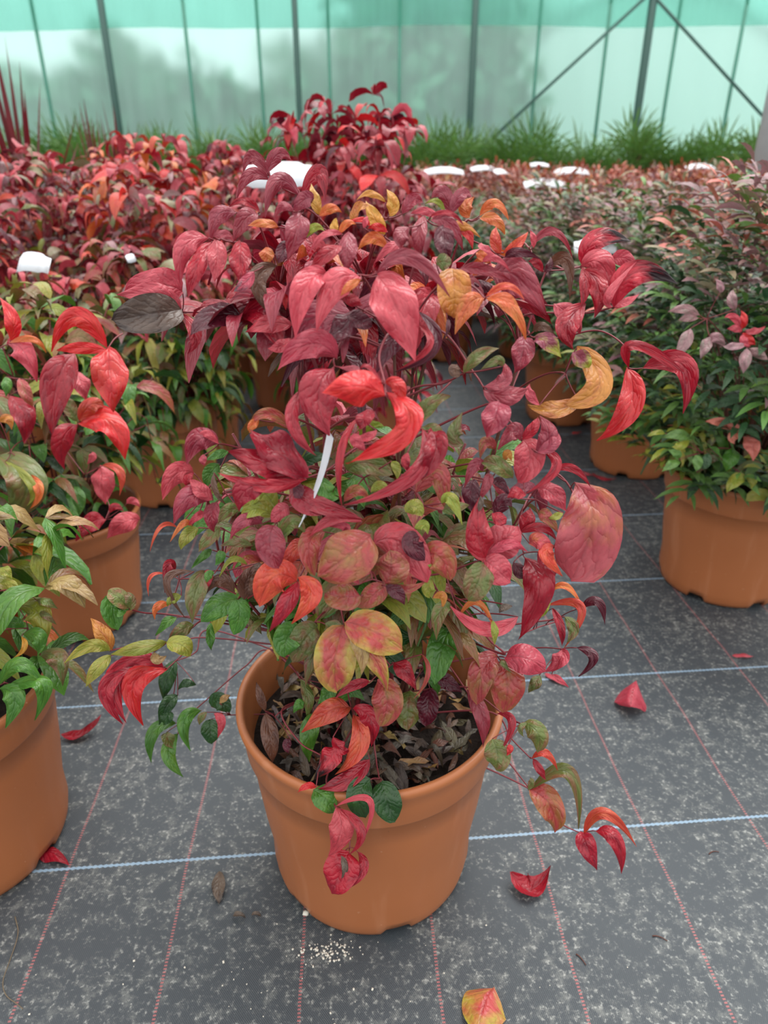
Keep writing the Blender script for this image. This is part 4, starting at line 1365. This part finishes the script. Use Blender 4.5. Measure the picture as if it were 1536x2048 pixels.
fallen((1270, 1375), (1262, 1400), (1258, 1428), 74, 'P', 'folded pink leaf on the ground right of the central pot', h=(.034, .030, .016), fold=-1.1, shape='o')
fallen((1022, 1742), (1062, 1778), (1102, 1730), 75, 'R', 'crimson curled leaf lying on the ground right of the central pot base', h=(.022, .003, .03), fold=.5)
fallen((120, 1468), (165, 1472), (202, 1428), 40, 'R', 'long curled crimson leaf on the ground left of the central pot', h=(.008, .004, .03), fold=.7)
fallen((62, 1470), (85, 1478), (108, 1482), 34, 'R', 'small crimson leaf beside the rim of the nearest left pot', fold=.4)
fallen((70, 1712), (100, 1705), (138, 1730), 46, 'R', 'dark red leaf lying against the base of the nearest left pot', fold=-.5)
fallen((438, 1742), (437, 1775), (438, 1806), 38, 'K', 'dry brown leaf on the ground left of the central pot', fold=.25)
fallen((985, 1985), (968, 2015), (955, 2075), 78, 'E', 'red and yellow leaf on the ground at the bottom edge', fold=-.5, shape='o')
fallen((1465, 1310), (1487, 1308), (1508, 1312), 18, 'P', 'faded pink leaf on the ground near the blue line at right', fold=-.3)
fallen((1185, 946), (1208, 955), (1232, 957), 22, 'R', 'crimson leaf on the ground at the foot of the second right pot', fold=-.4)
fallen((1165, 942), (1176, 946), (1186, 950), 15, 'P', 'small pink leaf beside the crimson one at the second right pot', fold=-.4)
fallen((1140, 868), (1152, 866), (1163, 864), 14, 'B', 'small bright red leaf on the far ground between the red sprays', fold=.3)
fallen((1090, 1345), (1110, 1355), (1138, 1372), 20, 'P', 'pale pink leaf on the ground just right of the central shrub', fold=-.3)
fallen((1068, 742), (1075, 740), (1084, 738), 10, 'B', 'tiny red leaf on the far ground beside the third right pot', fold=.3)
for px, py, s_, lb_ in ((478, 1831, 13, 'small brown crumb on the ground below the dry leaf'), (513, 1829, 10, 'second brown crumb, next to the pot')):
    fallen((px-s_, py), (px, py-3), (px+s_, py+3), s_*1.3, 'K', lb_, fold=.7, name='leaf_crumb')
def stone(px, py, r, label, name='pebble'):
    gg = np.random.default_rng(int(px)); P = on_z(px, py); b = MB(); K, H = 10, 6; V = []
    for i in range(H+1):
        for j in range(K):
            a, e_ = 2*math.pi*j/K, math.pi*i/H; k = r*(1+.25*gg.normal()*.5)
            V.append((k*math.sin(e_)*math.cos(a), k*math.sin(e_)*math.sin(a)*.8, k*math.cos(e_)*.7))
    V = np.array(V); V[:, 2] -= V[:, 2].min()
    b.add(V, [(i*K+j, (i+1)*K+j, (i+1)*K+(j+1) % K, i*K+(j+1) % K) for i in range(H) for j in range(K)])
    return tag(b.build(name, M['pebble'], None, (P[0], P[1], 0)), label, 'stone')
stone(612, 1830, .0052, 'white pebble against the left foot of the central pot')
gg = np.random.default_rng(4); b = MB()
for i in range(150):
    px, py = 655+gg.normal()*32, 1903+gg.normal()*11
    if i > 110: px, py = 345+gg.normal()*330+200, 1960+gg.normal()*50
    P = on_z(px, py); s_ = .0007+.0014*gg.random()**2; b.box((P[0], P[1], s_*.5), (s_*1.6, s_*1.3, s_), gg.random()*3)
tag(b.build('perlite_crumbs', M['pebble']), 'white perlite crumbs scattered on the ground in front of the central pot', 'crumbs', None, 'stuff')
P = [on_z(*p, .002) for p in ((30, 1833), (36, 1868), (20, 1920), (6, 1962), (12, 1990), (34, 2008), (46, 2018))]; c = P[0]*np.array([1, 1, 0])
b = MB(); b.tube(spline(P, 30)-c, .0008, .0006, 5); tag(b.build('dry_stalk', M['twig'], None, c), 'thin grey dry stalk curving on the ground at the lower left', 'stalk')
for (p0, p1, lb_) in (((1305, 1872), (1335, 1882), 'short dark twig on the ground at lower right'), ((1418, 1708), (1438, 1704), 'short dark twig on the ground near the right edge'), ((1152, 1908), (1172, 1930), 'bent dark twig on the ground right of the crimson curled leaf')):
    A, B_ = on_z(*p0, .0015), on_z(*p1, .0015); b = MB(); b.tube(bez(A*0, (B_-A)/2+np.array([0, .003, 0]), B_-A, 6), .0009, .0006, 5)
    tag(b.build('twig', M['stem'], None, A), lb_, 'twig')
